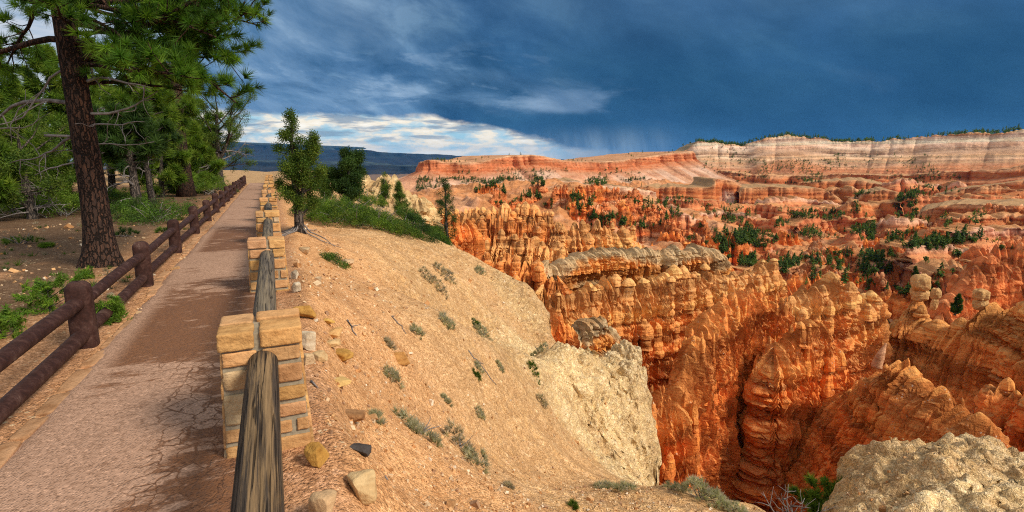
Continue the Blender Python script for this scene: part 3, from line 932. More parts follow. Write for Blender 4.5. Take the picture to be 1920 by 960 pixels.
        CC = CC * np.where(HARD[ks_] < -.35, .80, 1.12)[..., None]
        CC[..., 2] *= .78; CC[..., 1] *= .96
        g1 = grid_faces(Rn, A_, True)
        FF = (g1[None] + (np.arange(ns) * Rn * A_)[:, None, None]).reshape(-1, 4)
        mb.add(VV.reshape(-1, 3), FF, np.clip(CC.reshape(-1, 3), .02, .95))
    o = mb.build(name, mat, smooth=False)
    tag(o, kind='structure')
    return o

def scarp(name, edge, prof, back, mat, pal, seed, res, resv, H=None, colw=12., cold=4., butw=60., butd=12., sa=1.5, sscale=5., fb=3., crest_n=1.0, gully=0.0, tintv=.2, topcol=(.40, .26, .13), white=None, rise=0.02, streak=.2):
    """a long cliff seen from the front: edge = crest line; prof = list of (drop, run out); back = depth of the ground behind the edge"""
    P = np.array([W(*p) for p in edge])
    L = np.linalg.norm(np.diff(P[:, :2], axis=0), axis=1).sum()
    N_ = max(10, int(L / res))
    S, s = spline(P, N_)
    d = np.gradient(S[:, :2], axis=0); kf = max(2, int(butw / res)); ker = np.ones(2 * kf + 1) / (2 * kf + 1)
    d = np.stack([np.convolve(np.pad(d[:, i], kf, 'edge'), ker, 'valid') for i in range(2)], 1)
    d /= np.linalg.norm(d, axis=1)[:, None]
    n = np.stack([d[:, 1], -d[:, 0]], 1)
    prof = np.array(prof, float)
    pl = np.concatenate([[0], np.cumsum(np.hypot(np.diff(prof[:, 0]), np.diff(prof[:, 1])))])
    M = max(8, int(pl[-1] / resv))
    q = np.linspace(0, pl[-1], M)
    dz = np.interp(q, pl, prof[:, 0])[:, None]; ro = np.interp(q, pl, prof[:, 1])[:, None]
    Ht = prof[-1, 0]
    T = dz / Ht
    cn = crest_n * (fbm(s / colw * .7 + seed, 0 * s + seed, 0 * s, 3) - .2 + .5 * ridged(s / colw * 1.6, 0 * s + seed, 0 * s, 2))
    zc = S[:, 2] + cn
    z = S[None, :, 2] - dz + cn[None] * np.exp(-T * 14) * (1 - T)
    k0, c0 = cells(s[None] + .3 * colw * vnoise(s[None] / colw, dz / colw * .4, 0 * dz + seed), colw, seed)
    kb, cb = cells(s[None] + .25 * butw * vnoise(s[None] / butw, dz / butw * .5, 0 * dz + seed + 3), butw, seed + 2)
    hv = np.random.RandomState(seed).rand(4000)
    steep = np.interp(q, pl[:-1] + .5 * np.diff(pl), np.diff(prof[:, 0]) / (np.diff(pl) + 1e-9))[:, None]
    disp = butd * (np.sqrt(np.clip(1 - cb ** 2, 0, 1)) - .7 + .6 * (hv[kb] - .5)) * (.3 + .7 * sst(T, 0, .15))
    disp = disp + cold * (np.sqrt(np.clip(1 - np.abs(c0) ** 2.2, 0, 1)) - .75 + .6 * (hv[k0] - .5)) * (.25 + .75 * sst(steep, .55, .95))
    X0 = S[None, :, 0] + n[None, :, 0] * ro; Y0 = S[None, :, 1] + n[None, :, 1] * ro
    k, ts = strata(z + .6 * sscale * vnoise(X0 / (22 * sscale), Y0 / (22 * sscale), 0 * z + seed), sscale)
    disp = disp + sa * (HARD[k] * .7 + (np.sqrt(np.clip(1 - np.abs(ts * 2 - 1) ** 3, 0, 1)) - .75)) * sst(steep, .5, .95)
    disp = disp + fb * fbm(X0 / (4 * sscale), Y0 / (4 * sscale), z / (4 * sscale), 4)
    if gully:
        gl = ridged(s[None] / (butw * .45) + .25 * vnoise(s[None] / butw, dz / butw, 0 * dz), T * .7 + seed, 0 * dz, 3)
        disp = disp + gully * gl * sst(T, .15, .6)
    X = S[None, :, 0] + n[None, :, 0] * (ro + disp); Y = S[None, :, 1] + n[None, :, 1] * (ro + disp)
    V = np.stack([X, Y, z + 0 * X], -1)
    f = np.clip(T + .035 * fbm(X / (10 * sscale), Y / (10 * sscale), z / (5 * sscale), 3) + .03 * (TINT[k, 2] - .5), 0, 1)
    C = ramp_np(f, pal)
    tv = TINT[k] - .5
    C = C * (1 + tintv * 1.5 * tv[..., :1]); C[..., 1:] *= 1 + tintv * tv[..., 1:2]
    stk = fbm(s[None] / (colw * .5), T * 1.5 + seed, 0 * dz + 5, 3)[..., None]
    C = C * (1 + streak * stk)
    if white is not None:                      # pale foot of the walls, in tongues
        lo, hi, amt = white
        tong = fbm(s[None] / (colw * 1.3), T * .6, 0 * dz + 11, 3)
        wm = (sst(f, lo - .10, lo + .04) * sst(f, hi + .12, hi - .02) * sst(tong + .15 * HARD[k] * .3, -.10, .22))[..., None] * amt
        C = C * (1 - wm) + np.array([.80, .58, .44]) * wm
    # ground behind the edge
    R = max(3, int(min(back / (resv * 6), 14)))
    bq = np.linspace(back, 0, R, endpoint=False)[:, None]
    Xb = S[None, :, 0] - n[None, :, 0] * bq + n[None, :, 0] * disp[:1]; Yb = S[None, :, 1] - n[None, :, 1] * bq + n[None, :, 1] * disp[:1]
    zb = zc[None] + rise * bq * (1 + fbm(Xb / back * 4, Yb / back * 4, 0 * Xb, 2))
    Vb = np.stack([Xb, Yb, zb], -1)
    Cb = np.ones(Vb.shape) * np.array(topcol) * (1 + .3 * fbm(Xb / 30, Yb / 30, 0 * Xb, 3))[..., None]
    V = np.concatenate([Vb, V]); C = np.concatenate([Cb, C])
    mb = MB()
    mb.add(V.reshape(-1, 3), grid_faces(V.shape[0], V.shape[1])[:, ::-1], np.clip(C.reshape(-1, 3), .015, .95))
    o = mb.build(name, mat)
    tag(o, kind='structure')
    return dict(V=V[R:], T=np.broadcast_to(T, V[R:].shape[:2]), steep=np.broadcast_to(steep, V[R:].shape[:2]), Vb=V[:R])

# ------------------------------------------------------------------ canyon ground: one sheet out to the horizon
can_ctrl = [np.array(p, float) for p in [
    (10, 32, -40), (25, 48, -44), (14, 60, -44), (40, 60, -46), (60, 90, -52), (0, 42, -36), (-12, 60, -26), (20, 100, -52), (-20, 100, -36), (0, 150, -48),
    (-200, 300, -45), (-400, 600, -60), (-600, 200, -45), (-60, 170, -34), (300, 60, -40), (200, 20, -30), (120, 60, -44), (-30, 95, -28), (-60, 100, -24)]]
can_ctrl += pts_px([
    (1350, 520, 230), (1400, 480, 330), (1500, 450, 400), (1600, 430, 480), (1500, 540, 230), (1650, 520, 250), (1700, 470, 300), (1800, 490, 290),
    (850, 372, 400), (960, 345, 430), (1060, 346, 430), (1100, 350, 430), (1200, 365, 450), (900, 390, 330), (1100, 400, 330), (1000, 400, 320), (1200, 412, 330), (1280, 412, 380), (1300, 395, 450),
    (1440, 474, 330), (1560, 464, 330), (1660, 457, 340), (1250, 385, 610), (1400, 392, 600), (1550, 400, 600), (1700, 395, 560), (1800, 400, 420), (1920, 440, 300),
    (1300, 340, 900), (1500, 345, 1150), (1600, 350, 1000), (1750, 335, 950), (1900, 345, 800), (1000, 352, 780), (850, 364, 820), (1150, 349, 800), (900, 358, 700), (1050, 352, 640), (1350, 360, 780)])
can_ctrl += [np.array(p, float) for p in [(0, 2600, -160), (1400, 2400, -40), (2000, 1200, 0), (-1500, 1800, -150), (1000, 300, -30)]]
_cc = np.array(can_ctrl)
_cfit = tps_fit(_cc[:, :2], _cc[:, 2], 60.0)

def canyon_z(x, y):
    x = np.asarray(x, float); y = np.asarray(y, float)
    r = np.hypot(x, y)
    t = tps_eval(_cfit, x, y)
    t = np.clip(t, -220, 40)
    far = sst(r, 1700, 3400)
    t = t * (1 - far) + (-200) * far
    behind = sst(y, 20, -80)
    t = t * (1 - behind) + (-45) * behind
    amp = 1.5 + 11.5 * sst(r, 120, 320)
    wl = 26 + 34 * sst(r, 150, 500)
    wx = x + 14 * fbm(x / 70, y / 70, 0 * x + 2, 3); wy = y + 14 * fbm(x / 70, y / 70, 0 * x + 6, 3)
    g = ridged(wx / 62, wy / 62, 0 * x + 3, 4)
    g2 = ridged(wx / 21, wy / 21, 0 * x + 13, 3)
    t = t + amp * (1.0 * (g - .45) + .38 * (g2 - .45)) * (1 - .3 * far) - 4.5 * sst(r, 150, 320) * (1 - far)
    t = t + .8 * fbm(x / 6, y / 6, 0 * x, 3) * sst(r, 20, 80)
    return t, g, g2

def place_canyon(px, py, y0=60, y1=1500):
    r = ray(px, py); r = r / r[1]
    Y = np.geomspace(y0, y1, 700)
    h = canyon_z(r[0] * Y, Y)[0]
    i = np.argmax(EYE + r[2] * Y <= h)
    return np.array([r[0] * Y[i], Y[i], h[i]])

def build_canyon_ground(mat):
    az = np.radians(np.concatenate([np.linspace(-180, -50, 30, endpoint=False), np.linspace(-50, -14, 130, endpoint=False), np.linspace(-14, 47, 900, endpoint=False),
                                    np.linspace(47, 180, 30)]))
    r = np.concatenate([np.geomspace(14, 120, 70, endpoint=False), np.geomspace(120, 1500, 760, endpoint=False), np.geomspace(1500, 32000, 70)])
    R, A = np.meshgrid(r, az, indexing='ij')
    X, Y = R * np.sin(A), R * np.cos(A)
    z, g, g2 = canyon_z(X, Y)
    k, ts = strata(z + 2 * fbm(X / 60, Y / 60, 0 * X, 2), 2.5)
    n = fbm(X / 40, Y / 40, z / 10, 4); n2 = fbm(X / 9, Y / 9, z / 4, 3)
    C = np.ones(X.shape + (3,)) * np.array([.56, .195, .065])
    hi = sst(g, .1, .7)[..., None]
    C = C * (1 - .35 * hi) + np.array([.66, .33, .14]) * .35 * hi
    C = C * (1 + .30 * (TINT[k, :1] - .5)) * (1 + .18 * n2[..., None])
    pk = sst(n + .5 * n2, .05, .45)[..., None] * .5
    C = C * (1 - pk) + np.array([.70, .43, .29]) * pk
    gr = (sst(n2 + .35 * n, .10, .45) * sst(-z, 30, 52) * sst(g, .45, -.2))[..., None] * .7 * (R < 1500)[..., None]
    C = C * (1 - gr) + np.array([.085, .085, .028]) * gr
    fl = (sst(R, 1500, 2600))[..., None]
    C = C * (1 - fl) + (np.array([.035, .050, .045]) * (1 + .5 * n[..., None])) * fl
    mb = MB()
    mb.add(np.stack([X, Y, z], -1).reshape(-1, 3), grid_faces(len(r), len(az))[:, ::-1], np.clip(C.reshape(-1, 3), .01, .95))
    tag(mb.build('canyon_ground', mat), kind='structure')

M_NEAR = rock_mat('near_canyon_rock', .30, bs=.85, dust=(.66, .36, .15), dustf=.45, fleck=(.74, .60, .46), fleckf=.8)
M_MID = rock_mat('middle_canyon_rock', 1.6, bs=.7, dust=(.64, .32, .13), dustf=.45, fleckf=.3)
M_FAR = rock_mat('far_canyon_rock', 5.0, bs=.6, dust=(.60, .36, .20), dustf=.35, fleckf=.15)
build_canyon_ground(M_MID)

# ------------------------------------------------------------------ near fins
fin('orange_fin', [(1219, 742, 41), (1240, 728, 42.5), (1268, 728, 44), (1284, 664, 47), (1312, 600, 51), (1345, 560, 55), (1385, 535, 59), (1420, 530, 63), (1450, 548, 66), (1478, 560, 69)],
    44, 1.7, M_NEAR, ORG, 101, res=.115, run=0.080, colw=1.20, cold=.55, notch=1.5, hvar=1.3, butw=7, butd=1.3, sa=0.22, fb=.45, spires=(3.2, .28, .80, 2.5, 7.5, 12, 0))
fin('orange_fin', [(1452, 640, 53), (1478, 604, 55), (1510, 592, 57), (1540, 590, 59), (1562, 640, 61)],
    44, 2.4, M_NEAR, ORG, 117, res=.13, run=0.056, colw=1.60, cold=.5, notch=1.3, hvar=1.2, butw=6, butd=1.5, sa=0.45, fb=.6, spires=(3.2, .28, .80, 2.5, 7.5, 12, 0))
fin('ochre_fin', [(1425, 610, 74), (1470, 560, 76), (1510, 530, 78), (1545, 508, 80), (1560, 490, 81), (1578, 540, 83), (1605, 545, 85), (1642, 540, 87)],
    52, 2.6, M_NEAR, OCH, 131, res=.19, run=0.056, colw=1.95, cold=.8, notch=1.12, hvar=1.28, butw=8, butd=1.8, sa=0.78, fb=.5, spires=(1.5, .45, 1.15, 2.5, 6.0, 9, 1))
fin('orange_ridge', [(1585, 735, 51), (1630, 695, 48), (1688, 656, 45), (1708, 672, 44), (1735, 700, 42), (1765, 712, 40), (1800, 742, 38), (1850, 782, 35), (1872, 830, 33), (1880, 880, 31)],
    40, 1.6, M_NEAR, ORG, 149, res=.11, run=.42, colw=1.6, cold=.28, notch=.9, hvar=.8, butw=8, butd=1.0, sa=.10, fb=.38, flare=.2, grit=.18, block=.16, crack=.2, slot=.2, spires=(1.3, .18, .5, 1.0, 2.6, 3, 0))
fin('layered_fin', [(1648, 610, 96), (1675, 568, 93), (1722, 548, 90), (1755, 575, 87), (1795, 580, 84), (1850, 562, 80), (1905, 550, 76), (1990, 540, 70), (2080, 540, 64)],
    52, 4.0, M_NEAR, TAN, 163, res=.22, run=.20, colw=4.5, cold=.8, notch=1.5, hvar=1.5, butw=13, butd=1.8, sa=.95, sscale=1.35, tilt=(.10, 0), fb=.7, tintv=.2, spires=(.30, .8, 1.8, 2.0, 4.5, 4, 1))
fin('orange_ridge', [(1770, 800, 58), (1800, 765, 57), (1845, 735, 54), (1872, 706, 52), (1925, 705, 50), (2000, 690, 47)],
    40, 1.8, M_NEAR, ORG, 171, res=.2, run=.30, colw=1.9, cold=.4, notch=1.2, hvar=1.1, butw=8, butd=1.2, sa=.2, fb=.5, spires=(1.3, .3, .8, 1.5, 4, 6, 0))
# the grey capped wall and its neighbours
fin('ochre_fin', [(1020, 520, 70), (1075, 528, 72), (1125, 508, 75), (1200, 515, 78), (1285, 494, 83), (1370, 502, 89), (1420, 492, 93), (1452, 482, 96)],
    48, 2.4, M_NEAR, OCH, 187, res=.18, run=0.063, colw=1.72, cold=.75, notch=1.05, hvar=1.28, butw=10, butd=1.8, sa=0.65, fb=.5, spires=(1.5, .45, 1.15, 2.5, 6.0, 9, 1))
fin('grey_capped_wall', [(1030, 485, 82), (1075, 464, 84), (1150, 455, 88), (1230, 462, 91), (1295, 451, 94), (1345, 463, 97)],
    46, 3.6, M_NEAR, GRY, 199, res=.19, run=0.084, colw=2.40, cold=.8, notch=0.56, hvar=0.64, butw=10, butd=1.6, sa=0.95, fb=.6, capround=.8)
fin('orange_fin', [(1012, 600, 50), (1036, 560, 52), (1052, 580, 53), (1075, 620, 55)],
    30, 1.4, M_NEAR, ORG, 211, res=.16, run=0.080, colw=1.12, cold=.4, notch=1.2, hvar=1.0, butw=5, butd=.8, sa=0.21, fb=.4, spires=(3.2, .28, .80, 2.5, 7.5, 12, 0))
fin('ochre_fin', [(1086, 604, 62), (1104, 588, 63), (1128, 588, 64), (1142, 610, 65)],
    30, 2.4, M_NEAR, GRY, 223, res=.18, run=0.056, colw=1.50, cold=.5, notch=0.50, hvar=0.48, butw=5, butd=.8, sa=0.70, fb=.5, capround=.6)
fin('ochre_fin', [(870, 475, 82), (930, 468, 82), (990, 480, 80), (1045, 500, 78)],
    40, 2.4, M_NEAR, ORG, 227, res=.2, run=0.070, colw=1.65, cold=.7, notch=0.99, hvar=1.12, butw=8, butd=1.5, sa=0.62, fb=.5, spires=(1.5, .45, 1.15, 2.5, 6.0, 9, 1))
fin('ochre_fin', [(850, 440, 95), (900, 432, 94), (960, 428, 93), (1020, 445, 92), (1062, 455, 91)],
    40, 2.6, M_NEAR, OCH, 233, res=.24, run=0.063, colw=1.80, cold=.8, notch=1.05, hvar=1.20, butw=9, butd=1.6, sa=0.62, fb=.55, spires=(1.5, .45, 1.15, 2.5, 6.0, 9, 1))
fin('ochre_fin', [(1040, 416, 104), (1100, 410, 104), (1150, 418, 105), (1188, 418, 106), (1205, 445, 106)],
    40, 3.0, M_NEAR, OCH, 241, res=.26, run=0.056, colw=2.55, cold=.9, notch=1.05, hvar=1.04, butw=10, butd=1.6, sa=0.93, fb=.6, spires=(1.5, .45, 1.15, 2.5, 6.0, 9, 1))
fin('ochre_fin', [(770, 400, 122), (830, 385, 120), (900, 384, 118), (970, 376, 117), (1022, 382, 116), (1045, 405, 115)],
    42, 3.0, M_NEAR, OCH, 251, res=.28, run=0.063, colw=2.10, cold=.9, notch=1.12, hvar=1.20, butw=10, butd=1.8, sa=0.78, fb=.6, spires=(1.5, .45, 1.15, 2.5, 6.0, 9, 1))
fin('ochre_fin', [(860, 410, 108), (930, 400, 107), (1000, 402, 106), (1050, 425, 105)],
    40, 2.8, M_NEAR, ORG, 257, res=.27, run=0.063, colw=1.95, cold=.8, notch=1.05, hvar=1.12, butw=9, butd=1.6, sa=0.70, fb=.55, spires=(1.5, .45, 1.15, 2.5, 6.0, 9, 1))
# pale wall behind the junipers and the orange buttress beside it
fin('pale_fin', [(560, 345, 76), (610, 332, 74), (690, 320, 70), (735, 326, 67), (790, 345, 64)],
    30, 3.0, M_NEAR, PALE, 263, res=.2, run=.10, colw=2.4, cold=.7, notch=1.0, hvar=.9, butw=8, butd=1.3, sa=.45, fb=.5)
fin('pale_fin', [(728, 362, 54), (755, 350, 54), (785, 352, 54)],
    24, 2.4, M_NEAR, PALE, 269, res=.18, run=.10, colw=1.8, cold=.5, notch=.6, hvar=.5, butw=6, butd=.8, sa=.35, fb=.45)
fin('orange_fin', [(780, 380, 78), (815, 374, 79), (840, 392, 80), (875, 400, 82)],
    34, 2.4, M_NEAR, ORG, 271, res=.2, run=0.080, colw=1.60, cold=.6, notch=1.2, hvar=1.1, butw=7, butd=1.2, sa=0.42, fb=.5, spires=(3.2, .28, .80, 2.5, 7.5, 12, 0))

# ------------------------------------------------------------------ middle distance on the right
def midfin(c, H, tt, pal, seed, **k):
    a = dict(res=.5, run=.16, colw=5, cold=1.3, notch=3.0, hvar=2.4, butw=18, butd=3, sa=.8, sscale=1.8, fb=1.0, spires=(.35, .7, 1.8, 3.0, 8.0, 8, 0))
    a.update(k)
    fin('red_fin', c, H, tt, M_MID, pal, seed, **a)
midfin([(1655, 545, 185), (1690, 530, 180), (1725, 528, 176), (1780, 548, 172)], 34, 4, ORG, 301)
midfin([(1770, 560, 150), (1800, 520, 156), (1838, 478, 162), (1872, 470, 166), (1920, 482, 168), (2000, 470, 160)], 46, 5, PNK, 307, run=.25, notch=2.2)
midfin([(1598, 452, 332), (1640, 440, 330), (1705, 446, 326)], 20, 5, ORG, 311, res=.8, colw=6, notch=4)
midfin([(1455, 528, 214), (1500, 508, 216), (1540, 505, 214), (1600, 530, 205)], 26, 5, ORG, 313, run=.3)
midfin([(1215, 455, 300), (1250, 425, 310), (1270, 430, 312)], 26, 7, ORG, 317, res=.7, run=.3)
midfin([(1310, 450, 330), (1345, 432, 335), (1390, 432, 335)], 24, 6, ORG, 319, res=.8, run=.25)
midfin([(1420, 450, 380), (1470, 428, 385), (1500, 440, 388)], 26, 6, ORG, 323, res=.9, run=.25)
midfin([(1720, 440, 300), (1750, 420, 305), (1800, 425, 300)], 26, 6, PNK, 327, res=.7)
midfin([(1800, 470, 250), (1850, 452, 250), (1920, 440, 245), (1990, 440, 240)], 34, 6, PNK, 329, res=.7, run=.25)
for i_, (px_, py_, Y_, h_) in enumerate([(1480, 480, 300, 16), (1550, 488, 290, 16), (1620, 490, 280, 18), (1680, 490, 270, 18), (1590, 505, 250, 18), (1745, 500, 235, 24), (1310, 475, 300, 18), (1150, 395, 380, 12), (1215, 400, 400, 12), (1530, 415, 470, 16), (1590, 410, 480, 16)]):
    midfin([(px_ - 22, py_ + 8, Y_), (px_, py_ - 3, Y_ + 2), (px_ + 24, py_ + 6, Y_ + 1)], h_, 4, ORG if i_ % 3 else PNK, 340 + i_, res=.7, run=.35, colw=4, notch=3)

def mid_rows():
    """short rows of hoodoos and crumbling walls standing on the ridges of the canyon floor"""
    rg = np.random.RandomState(55)
    zones = [(900, 350, 1200, 400, 16, 330, 520), (1080, 395, 1340, 450, 22, 260, 420), (1400, 385, 1720, 430, 20, 380, 600), (1440, 470, 1700, 550, 26, 190, 360),
             (1680, 400, 1920, 520, 30, 170, 420), (1560, 500, 1920, 560, 16, 150, 230), (1200, 340, 1700, 400, 26, 480, 760), (1700, 330, 1920, 400, 24, 420, 800)]
    for (x0, y0, x1, y1, n, ya, yb) in zones:
        for _ in range(n):
            px, py = rg.uniform(x0, x1), rg.uniform(y0, y1)
            p = place_canyon(px, py, ya, yb)
            if p[1] <= ya * 1.01: p = W(px, py, rg.uniform(ya, yb))
            d = p[1]
            L = rg.uniform(8, 26) * (.6 + d / 500); up = rg.uniform(4.5, 12) * (.6 + d / 700)
            a = rg.uniform(-.5, 2.2); t = np.linspace(-.5, .5, 5)
            x = p[0] + np.cos(a) * L * t + rg.normal(size=5) * L * .05; y = p[1] + np.sin(a) * L * t + rg.normal(size=5) * L * .05
            zg = canyon_z(x, y)[0]
            z = zg + up * (1 - (2 * np.abs(t)) ** 3 * .7) * rg.uniform(.75, 1.15, 5)
            z = .5 * z + .5 * (zg.max() + up * (1 - (2 * np.abs(t)) ** 4 * .8))
            pal = [ORG, RED, PNK, RED][rg.randint(4)]
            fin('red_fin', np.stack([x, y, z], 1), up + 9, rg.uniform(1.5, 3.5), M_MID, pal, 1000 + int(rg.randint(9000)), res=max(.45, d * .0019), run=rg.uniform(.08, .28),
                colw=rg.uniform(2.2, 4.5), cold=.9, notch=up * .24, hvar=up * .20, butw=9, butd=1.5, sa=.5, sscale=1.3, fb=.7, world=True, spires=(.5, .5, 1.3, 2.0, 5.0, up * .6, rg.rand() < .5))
mid_rows()

CLIFFS = {}
# red walls with pale feet across the middle
RW = [(0, (.62, .30, .14)), (.10, (.60, .185, .06)), (.45, (.56, .15, .045)), (.6, (.62, .22, .09)), (1, (.60, .23, .07))]
CLIFFS['wall_a'] = scarp('red_wall', [(1188, 372, 660), (1200, 350, 655), (1260, 351, 645), (1330, 352, 640), (1345, 338, 645), (1380, 342, 650), (1400, 356, 652)],
      [(0, 0), (26, 6), (44, 34), (54, 62)], 60, M_MID, RW, 401, 1.1, 1.1, colw=11, cold=3.5, butw=40, butd=9, sa=1.2, sscale=3, fb=1.6, crest_n=2.2, white=(.28, .48, .75))
CLIFFS['wall_b'] = scarp('red_wall', [(1385, 360, 632), (1400, 352, 630), (1460, 352, 625), (1530, 354, 622), (1560, 362, 620), (1578, 376, 620)],
      [(0, 0), (28, 6), (46, 34), (56, 62)], 60, M_MID, RW, 409, 1.1, 1.1, colw=11, cold=3.5, butw=38, butd=9, sa=1.2, sscale=3, fb=1.6, crest_n=1.6, white=(.30, .52, .85))
CLIFFS['wall_c'] = scarp('red_wall', [(1490, 356, 760), (1500, 342, 755), (1560, 338, 740), (1620, 342, 720), (1690, 350, 700), (1730, 356, 690)],
      [(0, 0), (30, 8), (46, 30), (56, 60)], 80, M_MID, RW, 413, 1.2, 1.2, colw=12, cold=4, butw=45, butd=10, sa=1.3, sscale=3, fb=1.8, crest_n=3.0, white=(.5, .7, .6))
CLIFFS['wall_d'] = scarp('red_wall', [(1610, 372, 585), (1630, 358, 580), (1670, 358, 570), (1705, 372, 565)],
      [(0, 0), (18, 6), (32, 30), (40, 55)], 50, M_MID, RW, 419, 1.1, 1.1, colw=9, cold=3, butw=30, butd=7, sa=1, sscale=2.6, fb=1.4, crest_n=2.5, white=(.3, .5, .8))
CLIFFS['wall_e'] = scarp('red_wall', [(1720, 404, 420), (1745, 392, 415), (1800, 382, 405), (1860, 384, 390), (1920, 388, 375), (2020, 384, 350)],
      [(0, 0), (20, 5), (36, 20), (52, 60)], 60, M_MID, RW, 421, .8, .8, colw=8, cold=2.6, butw=28, butd=6, sa=1, sscale=2.2, fb=1.3, crest_n=1.5, white=(.32, .62, .85))
CLIFFS['wall_f'] = scarp('red_wall', [(1745, 372, 640), (1790, 356, 630), (1850, 348, 610), (1920, 338, 590), (2030, 332, 560)],
      [(0, 0), (10, 4), (14, 16), (26, 20), (32, 40), (46, 46), (56, 80)], 30, M_MID, RW, 431, 1.1, 1.1, colw=10, cold=3, butw=40, butd=8, sa=1.2, sscale=2.6, fb=1.6, crest_n=1.2, white=(.7, .8, .3))
CLIFFS['wall_g'] = scarp('red_wall', [(985, 352, 560), (1030, 343, 560), (1075, 338, 560), (1110, 345, 562), (1190, 352, 570), (1230, 360, 575)],
      [(0, 0), (8, 3), (16, 18), (26, 50)], 60, M_MID, [(0, (.78, .50, .34)), (.3, (.68, .32, .15)), (1, (.62, .24, .08))], 433, 1.1, 1.1, colw=8, cold=2, butw=30, butd=5, sa=.6, sscale=2, fb=1.3, crest_n=2.2)
_rt = np.random.RandomState(91)
for (cx_, cy_, Y_, w_) in [(1130, 372, 520, 150), (1290, 378, 540, 150), (1470, 386, 520, 190), (1640, 380, 520, 150), (1800, 366, 500, 220), (1250, 402, 430, 120), (1420, 412, 440, 110), (1560, 408, 470, 140),
                           (1700, 412, 400, 130), (1850, 404, 340, 190), (1330, 364, 700, 120), (1050, 360, 560, 110), (1750, 344, 720, 230), (1880, 356, 600, 160), (1600, 356, 640, 120), (1870, 430, 280, 170), (1760, 460, 260, 120), (1560, 440, 400, 120), (1190, 388, 480, 130), (1360, 398, 470, 130), (1500, 372, 580, 170), (1680, 366, 600, 170), (1010, 372, 440, 120), (1090, 392, 380, 110), (1400, 440, 360, 110), (1640, 434, 380, 130), (1890, 376, 480, 170), (1240, 440, 330, 110), (1480, 500, 250, 120), (1680, 492, 270, 130), (1820, 500, 220, 150), (1570, 392, 540, 150)]:
    h_ = _rt.uniform(20, 34) * (Y_ / 520) ** .5
    y5 = cy_ + _rt.normal(size=5) * 2.5 + np.array([9, 1, 0, 1, 8])
    scarp('red_wall', [(cx_ + w_ * (t_ - .5), y5[i_], Y_ * (1 + _rt.uniform(-.04, .04))) for i_, t_ in enumerate((0, .22, .5, .78, 1))],
          [(0, 0), (h_ * .22, 1.5), (h_ * .26, 4), (h_ * .75, 7), (h_ * .85, 14), (h_ * 1.3, 44)], 14, M_MID, [RW, RED, RW, PNK][_rt.randint(4)], int(_rt.randint(9000)), Y_ * .0019, Y_ * .0018,
          colw=Y_ * .013, cold=Y_ * .006, butw=Y_ * .05, butd=Y_ * .016, sa=1.1, sscale=2.2, fb=1.6, crest_n=Y_ * .008, gully=3, white=(.35, .6, .7) if _rt.rand() < .6 else None, topcol=(.58, .26, .10), rise=.03)
# the long red ridge on the left
MES = [(0, (.70, .40, .22)), (.06, (.62, .21, .085)), (.30, (.58, .17, .06)), (.38, (.66, .30, .16)), (.6, (.66, .33, .19)), (1, (.58, .24, .10))]
CLIFFS['ridge'] = scarp('red_mesa', [(822, 301, 1300), (800, 302, 1080), (789, 304, 930), (797, 301, 895), (815, 300, 900), (850, 305, 915), (905, 302, 935), (950, 294, 960), (1000, 291, 990), (1060, 300, 1020), (1130, 303, 1050), (1180, 298, 1090), (1230, 291, 1130), (1300, 284, 1180)],
      [(0, 0), (17, 6), (22, 16), (46, 70), (62, 120), (70, 160)], 200, M_FAR, MES, 443, 1.8, 1.8, colw=14, cold=3.5, butw=70, butd=14, sa=1.6, sscale=4, fb=2.5, crest_n=1.6, gully=9, white=(.42, .72, .55), rise=.001, topcol=(.58, .28, .13))
# the high white cliff on the right
WH = [(0, (.66, .34, .15)), (.04, (.76, .56, .39)), (.13, (.80, .60, .43)), (.20, (.72, .47, .29)), (.28, (.74, .48, .31)), (.36, (.68, .37, .19)), (.44, (.70, .41, .24)), (.52, (.62, .23, .09)), (.62, (.58, .18, .065)), (.8, (.62, .27, .12)), (1, (.58, .20, .07))]
CLIFFS['white'] = scarp('white_cliff', [(1195, 300, 1500), (1240, 293, 1490), (1282, 284, 1480), (1304, 269, 1470), (1335, 267, 1460), (1392, 272, 1440), (1425, 262, 1420), (1472, 254, 1400), (1530, 259, 1370), (1610, 266, 1320), (1690, 260, 1270), (1765, 253, 1220), (1840, 249, 1170), (1925, 245, 1120), (2060, 240, 1060)],
      [(0, 0), (14, 9), (20, 20), (36, 30), (44, 52), (60, 70), (78, 118), (92, 150), (112, 215), (130, 300)], 500, M_FAR, WH, 457, 1.8, 1.6, colw=11, cold=1.2, butw=130, butd=10, tintv=.34, sa=1.8, sscale=5, fb=3, crest_n=4.5, gully=20, topcol=(.30, .24, .13), rise=.012, streak=.07)
CLIFFS['white_foot'] = scarp('red_terrace', [(1290, 322, 1180), (1350, 320, 1160), (1400, 326, 1120), (1500, 330, 1060), (1600, 326, 1000), (1680, 330, 960), (1760, 322, 920), (1850, 318, 880), (1930, 310, 840), (2050, 305, 800)],
      [(0, 0), (16, 5), (20, 22), (34, 28), (40, 50), (56, 90)], 50, M_FAR, [(0, (.66, .34, .16)), (.12, (.60, .20, .07)), (.6, (.58, .18, .06)), (1, (.60, .24, .09))], 461, 1.7, 1.5, colw=14, cold=4, butw=80, butd=20, sa=2, sscale=4, fb=2.5, crest_n=3.0, gully=6, topcol=(.55, .28, .12), rise=.004)

